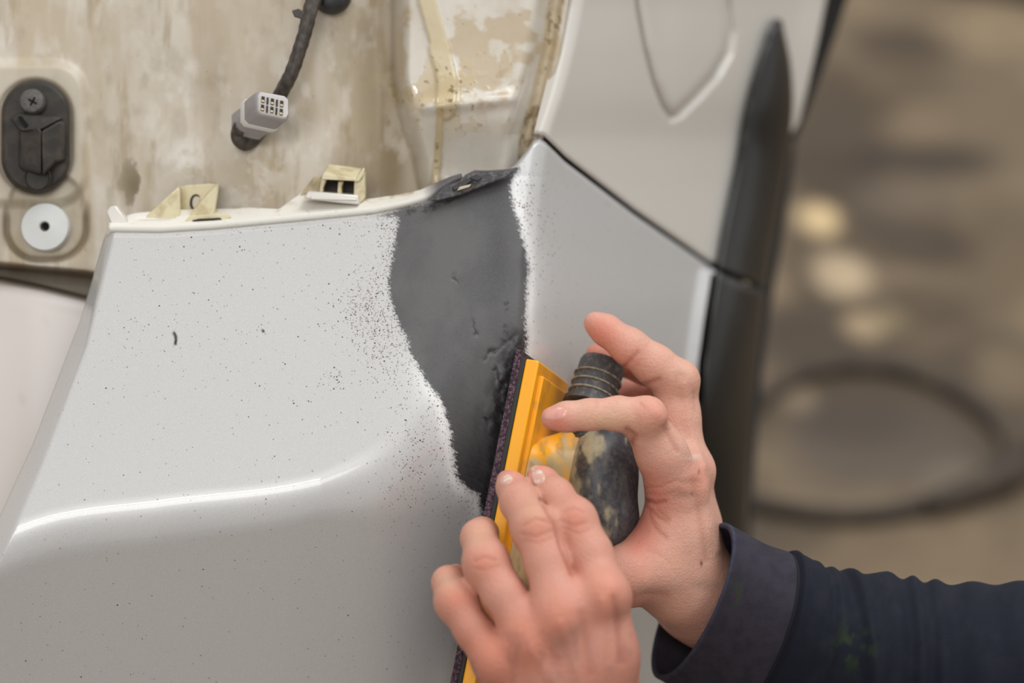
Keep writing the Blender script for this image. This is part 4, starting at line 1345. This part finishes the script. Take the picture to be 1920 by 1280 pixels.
# --- the near hand, pressing on the block's edge, back towards the viewer
def left_hand():
    index = [J(1008, 892, 1.112, 21), J(1018, 905, 1.105, 29), J(1041, 930, 1.094, 34), J(1077, 974, 1.080, 35), J(1106, 1036, 1.074, 41), J(1134, 1118, 1.066, 46)]
    middle = [J(952, 902, 1.108, 22), J(960, 914, 1.101, 28), J(974, 940, 1.090, 36), J(1002, 990, 1.074, 37), J(1024, 1050, 1.069, 41), J(1052, 1150, 1.060, 46)]
    ring = [J(914, 1008, 1.114, 23), J(904, 1000, 1.100, 29), J(898, 1008, 1.090, 33), J(912, 1056, 1.076, 37), J(945, 1115, 1.070, 40), J(992, 1195, 1.064, 44)]
    pinky = [J(872, 1092, 1.114, 21), J(856, 1086, 1.102, 26), J(841, 1092, 1.092, 30), J(856, 1130, 1.080, 34), J(888, 1180, 1.075, 36), J(932, 1240, 1.072, 42)]
    thumb = [J(1050, 1120, 1.136, 24), J(1085, 1160, 1.132, 32), J(1120, 1215, 1.120, 38), J(1145, 1290, 1.105, 44), J(1120, 1380, 1.092, 52)]
    palm = [(0.012, [J(1132, 1125, 1.068, 44), J(1128, 1230, 1.070, 62), J(1130, 1400, 1.082, 62)]),
            (0.012, [J(1055, 1155, 1.062, 46), J(1070, 1260, 1.068, 62), J(1100, 1410, 1.082, 62)]),
            (0.012, [J(995, 1200, 1.066, 44), J(1020, 1290, 1.072, 62), J(1078, 1420, 1.084, 62)]),
            (0.012, [J(935, 1245, 1.074, 40), J(965, 1320, 1.080, 56), J(1055, 1430, 1.088, 58)]),
            (0.016, [J(1090, 1410, 1.084, 70), J(1120, 1480, 1.088, 82), J(1290, 1760, 1.10, 120)]),
            (0.012, [J(1150, 1290, 1.100, 48), J(1130, 1400, 1.092, 56)])]
    bumps = [(cam_xyz(1134, 1112, 1.058), 0.0088, 0.009), (cam_xyz(1048, 1152, 1.060), 0.0070, 0.014), (cam_xyz(990, 1200, 1.060), 0.0075, 0.010), (cam_xyz(932, 1240, 1.064), 0.0075, 0.010),
             (cam_xyz(1078, 974, 1.0785), 0.0066, 0.010), (cam_xyz(1003, 988, 1.0735), 0.0072, 0.010), (cam_xyz(910, 1052, 1.076), 0.0070, 0.010), (cam_xyz(854, 1124, 1.080), 0.0064, 0.010)]
    creases = [([(1014, 935), (1040, 981), (1054, 1030), (1073, 1076)], 4, 0.0012), ([(978, 1078), (985, 1092)], 5, 0.0008), ([(908, 1142), (918, 1156)], 5, 0.0008), ([(1058, 960), (1075, 952), (1096, 960)], 3, 0.0003), ([(1052, 975), (1075, 986), (1100, 978)], 3, 0.0004), ([(1060, 990), (1085, 1000), (1106, 992)], 3, 0.0003),
               ([(982, 985), (1004, 972), (1030, 980)], 3, 0.00045), ([(978, 1000), (1005, 1006), (1036, 994)], 3, 0.0004), ([(985, 1012), (1010, 1018), (1034, 1008)], 3, 0.0003),
               ([(890, 1052), (908, 1044), (930, 1050)], 3, 0.0004), ([(892, 1066), (912, 1068), (936, 1060)], 3, 0.0003),
               ([(1130, 1125), (1128, 1200), (1125, 1290)], 8, -0.0007), ([(1052, 1170), (1075, 1240), (1095, 1300)], 9, -0.0006), ([(995, 1215), (1030, 1270), (1060, 1310)], 9, -0.0006),
               ([(1150, 1120), (1160, 1180), (1165, 1240)], 7, 0.0006), ([(1090, 1150), (1100, 1200), (1108, 1260)], 9, 0.0005), ([(1015, 1190), (1045, 1240)], 9, 0.0004)]

    def paint(u, v, p, n):
        c = np.ones((len(u), 3)) * lin((204, 148, 129))
        f = fbm(u / 40, v / 40, 13)
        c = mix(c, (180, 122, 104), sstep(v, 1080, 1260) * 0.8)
        for a, b, r in ((1078, 975, 24), (1006, 990, 26), (908, 1055, 26), (855, 1120, 28)):
            c = mix(c, (214, 132, 106), gauss(u, v, a, b, r) * 0.6)
        for a, b, r in ((1140, 1110, 40), (1048, 1160, 40), (990, 1200, 50), (920, 1230, 60)):
            c = mix(c, (216, 134, 108), gauss(u, v, a, b, r) * 0.5)
        c = mix(c, (228, 150, 136), gauss(u, v, 950, 885, 26, 14) * 0.6 + gauss(u, v, 1006, 878, 24, 12) * 0.7)
        c = mix(c, (206, 172, 140), gauss(u, v, 1000, 950, 26, 30) * 0.4 + gauss(u, v, 900, 1000, 26, 26) * 0.4 + gauss(u, v, 840, 1090, 20, 20) * 0.4)
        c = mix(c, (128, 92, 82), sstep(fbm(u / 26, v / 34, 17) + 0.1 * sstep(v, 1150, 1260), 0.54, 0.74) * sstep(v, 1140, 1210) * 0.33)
        c = mix(c, (134, 110, 98), 0.35 * gauss(u, v, 1082, 1180, 12, 14) + 0.25 * gauss(u, v, 1052, 1204, 20, 14) + 0.3 * gauss(u, v, 1160, 1150, 10, 40))  # smudges; the tall one paints in shade beside the index knuckle
        return c
    nails = [(948, 898, 14, 11, -0.2, M_dustnail, 1.09), (1008, 891, 12, 19, -0.45, M_dustnail, 1.09)]
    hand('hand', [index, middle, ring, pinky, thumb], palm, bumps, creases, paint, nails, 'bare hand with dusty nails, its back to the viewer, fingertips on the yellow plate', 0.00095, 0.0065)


left_hand()


# --- sleeves
def sleeve(name, rings, seam_at, folds, label=None, fold_amp=0.004):
    """rings: list of (centre u, v, d, semi-axis 1 (du, dv, dd), semi-axis 2 (du, dv, dd))."""
    R = np.array([list(r[0]) + list(r[1]) + list(r[2]) for r in rings], float)
    n, seg = 240, 120
    key = np.linspace(0, 1, len(R))
    tt = np.linspace(0, 1, n)
    A = np.stack([smooth_interp(tt, np.stack([key, R[:, k]], -1)) for k in range(9)], -1)
    th = np.linspace(0, 2 * np.pi, seg, endpoint=False)
    c, s = np.cos(th)[None, :, None], np.sin(th)[None, :, None]
    Q = A[:, None, 0:3] + c * A[:, None, 3:6] + s * A[:, None, 6:9]
    w = cam_xyz(Q[..., 0], Q[..., 1], Q[..., 2])
    ctr = cam_xyz(A[:, 0], A[:, 1], A[:, 2])[:, None, :]
    dirn = w - ctr
    dirn /= np.linalg.norm(dirn, axis=-1)[..., None]
    T, TH = np.meshgrid(tt, th, indexing='ij')
    disp = folds(T, TH, Q[..., 0], Q[..., 1])
    w = w + dirn * disp[..., None]
    U, V = Q[..., 0], Q[..., 1]
    col = np.ones(U.shape + (3,)) * lin((34, 38, 52))
    cuff = 1 - sstep(T, seam_at - 0.01, seam_at + 0.01)
    col = mix(col, (76, 70, 82), cuff * 0.85)
    col = mix(col, (52, 52, 62), sstep(fbm(U / 23, V / 31, 5, 5), 0.45, 0.75) * 0.35)
    col = mix(col, (96, 102, 130), sstep(0.012 - T, 0, 0.008) * 0.5)
    col = mix(col, (66, 84, 46), 0.8 * gauss(U, V, 1380, 1125, 12, 34) * sstep(fbm(U / 9, V / 22, 8), 0.35, 0.6) * (np.sin(TH) > -0.3) + 0.8 * gauss(U, V, 1600, 1215, 34, 40) * sstep(fbm(U / 20, V / 20, 18), 0.4, 0.6))
    out = mesh_obj(name, to_world(w).reshape(-1, 3), grid_faces(n, seg, True), M_cloth, person, True, {'tint': col.reshape(-1, 3) * 0.62})
    sd = out.modifiers.new('thickness', 'SOLIDIFY')
    sd.thickness = 0.0025
    sd.offset = -1
    if label:
        out['label'] = label
    # stitched seam of the cuff
    k = int(seam_at * (n - 1))
    ring_pts = to_world(w[k] + dirn[k] * 0.0004)
    tube('cuff_seam', ring_pts, 0.0007, mat('seam_thread', (22, 22, 30), 0.9), out, seg=8, n=1, world=True, closed=True, caps=False)
    return out


M_cloth = mat('navy_work_cloth', use_attr='tint', rough=0.9, var=0.35, var_col=(30, 32, 44), var_scale=160, bump_scale=1300, bump_s=0.35, bump_d=0.0006, spec=0.25)


def folds_right(T, TH, U, V):
    env = sstep(T, 0.30, 0.42)
    f = 0.0035 * np.exp(-((T - 0.50 - 0.035 * np.cos(TH)) / 0.020) ** 2)          # big fold behind the cuff
    f = f + env * 0.0015 * np.sin(2 * np.pi * (T * 12 + 0.9 * vnoise(T * 7, TH * 0 + 2.0, 11) + 0.55 * np.sin(TH) + 0.25 * np.cos(2 * TH)) + 1.2) * (0.6 + 0.6 * vnoise(T * 9, TH * 1.2, 3))
    f = f + 0.004 * (fbm(T * 7, TH * 0.9 + 3, 5, 3) - 0.5) * sstep(T, 0.12, 0.3)
    f = f - 0.0022 * np.exp(-((T - 0.245) / 0.010) ** 2) + 0.0012 * np.exp(-((T - 0.268) / 0.012) ** 2)
    return f


sleeve('jacket_sleeve', [((1298, 1126, 1.165), (-46, 142, 0.004), (62, -37, -0.040)),
                         ((1380, 1170, 1.165), (-46, 146, 0.004), (58, -30, -0.042)),
                         ((1455, 1190, 1.165), (-36, 152, 0.004), (54, -20, -0.044)),
                         ((1550, 1230, 1.166), (-20, 164, 0.004), (40, -10, -0.046)),
                         ((1660, 1252, 1.168), (-10, 172, 0.004), (30, -6, -0.047)),
                         ((1780, 1272, 1.170), (-6, 182, 0.004), (24, -4, -0.048)),
                         ((1940, 1285, 1.172), (0, 192, 0.004), (20, 0, -0.050)),
                         ((2220, 1320, 1.176), (0, 210, 0.004), (20, 0, -0.052))], 0.245, folds_right,
       'navy jacket sleeve with a faded loose cuff')
sleeve('jacket_sleeve', [((1140, 1500, 1.090), (150, -70, 0.0), (10, 14, -0.040)),
                         ((1180, 1580, 1.092), (160, -75, 0.0), (10, 14, -0.042)),
                         ((1230, 1670, 1.095), (168, -80, 0.0), (10, 14, -0.044)),
                         ((1300, 1780, 1.10), (176, -84, 0.0), (10, 14, -0.046)),
                         ((1380, 1900, 1.105), (184, -88, 0.0), (10, 14, -0.048))], 0.245, lambda T, TH, U, V: 0.003 * (fbm(T * 7, TH * 0.9, 5, 3) - 0.5))

# ------------------------------------------------------------------ things on the floor
def build_floor_things():
    r = 0.008
    px = [(1400, 935), (1500, 958), (1600, 966), (1700, 955), (1790, 920), (1860, 880), (1895, 840), (1870, 795), (1810, 745), (1730, 705), (1640, 685), (1540, 690), (1450, 730), (1385, 800), (1365, 880)]
    pts = np.array([on_floor(u, v, r) for u, v in px])
    M_hose = mat('dark_rubber_hose', (58, 49, 41), 0.7, var=0.6, var_col=(98, 84, 68), var_scale=30)
    o = tube('air_hose', pts, r, M_hose, None, seg=16, n=8, world=True, closed=True, caps=False)
    o['label'] = 'dark rubber hose lying in a loop on the stained concrete floor'
    o['category'] = 'hose'
    p2 = np.array([on_floor(u, v, r * 1.9) for u, v in [(1740, 944), (1790, 930), (1840, 912), (1890, 890), (1950, 850), (2040, 800), (2150, 770)]])
    o2 = tube('hose_tail', p2, [r, r * 1.5, r * 1.9, r * 1.9], M_hose, o, seg=16, n=8, world=True)
    o2.location = (0, 0, 0)
    q = np.array([on_floor(u, v) for u, v in [(1735, -30), (1960, 14), (2200, -40), (2000, -120)]])
    q = np.vstack([q, q + np.array([0, 0, 0.012])])
    mo = mesh_obj('rubber_mat', q, [(3, 2, 1, 0), (4, 5, 6, 7), (0, 1, 5, 4), (1, 2, 6, 5), (2, 3, 7, 6), (3, 0, 4, 7)], mat('mat_rubber', (42, 38, 30), 0.8, bump_scale=200, bump_s=0.3), None, False)
    bevel(mo, 0.003)
    mo['label'] = 'dark rubber mat whose corner lies at the far edge of the floor'
    mo['category'] = 'mat'


build_floor_things()
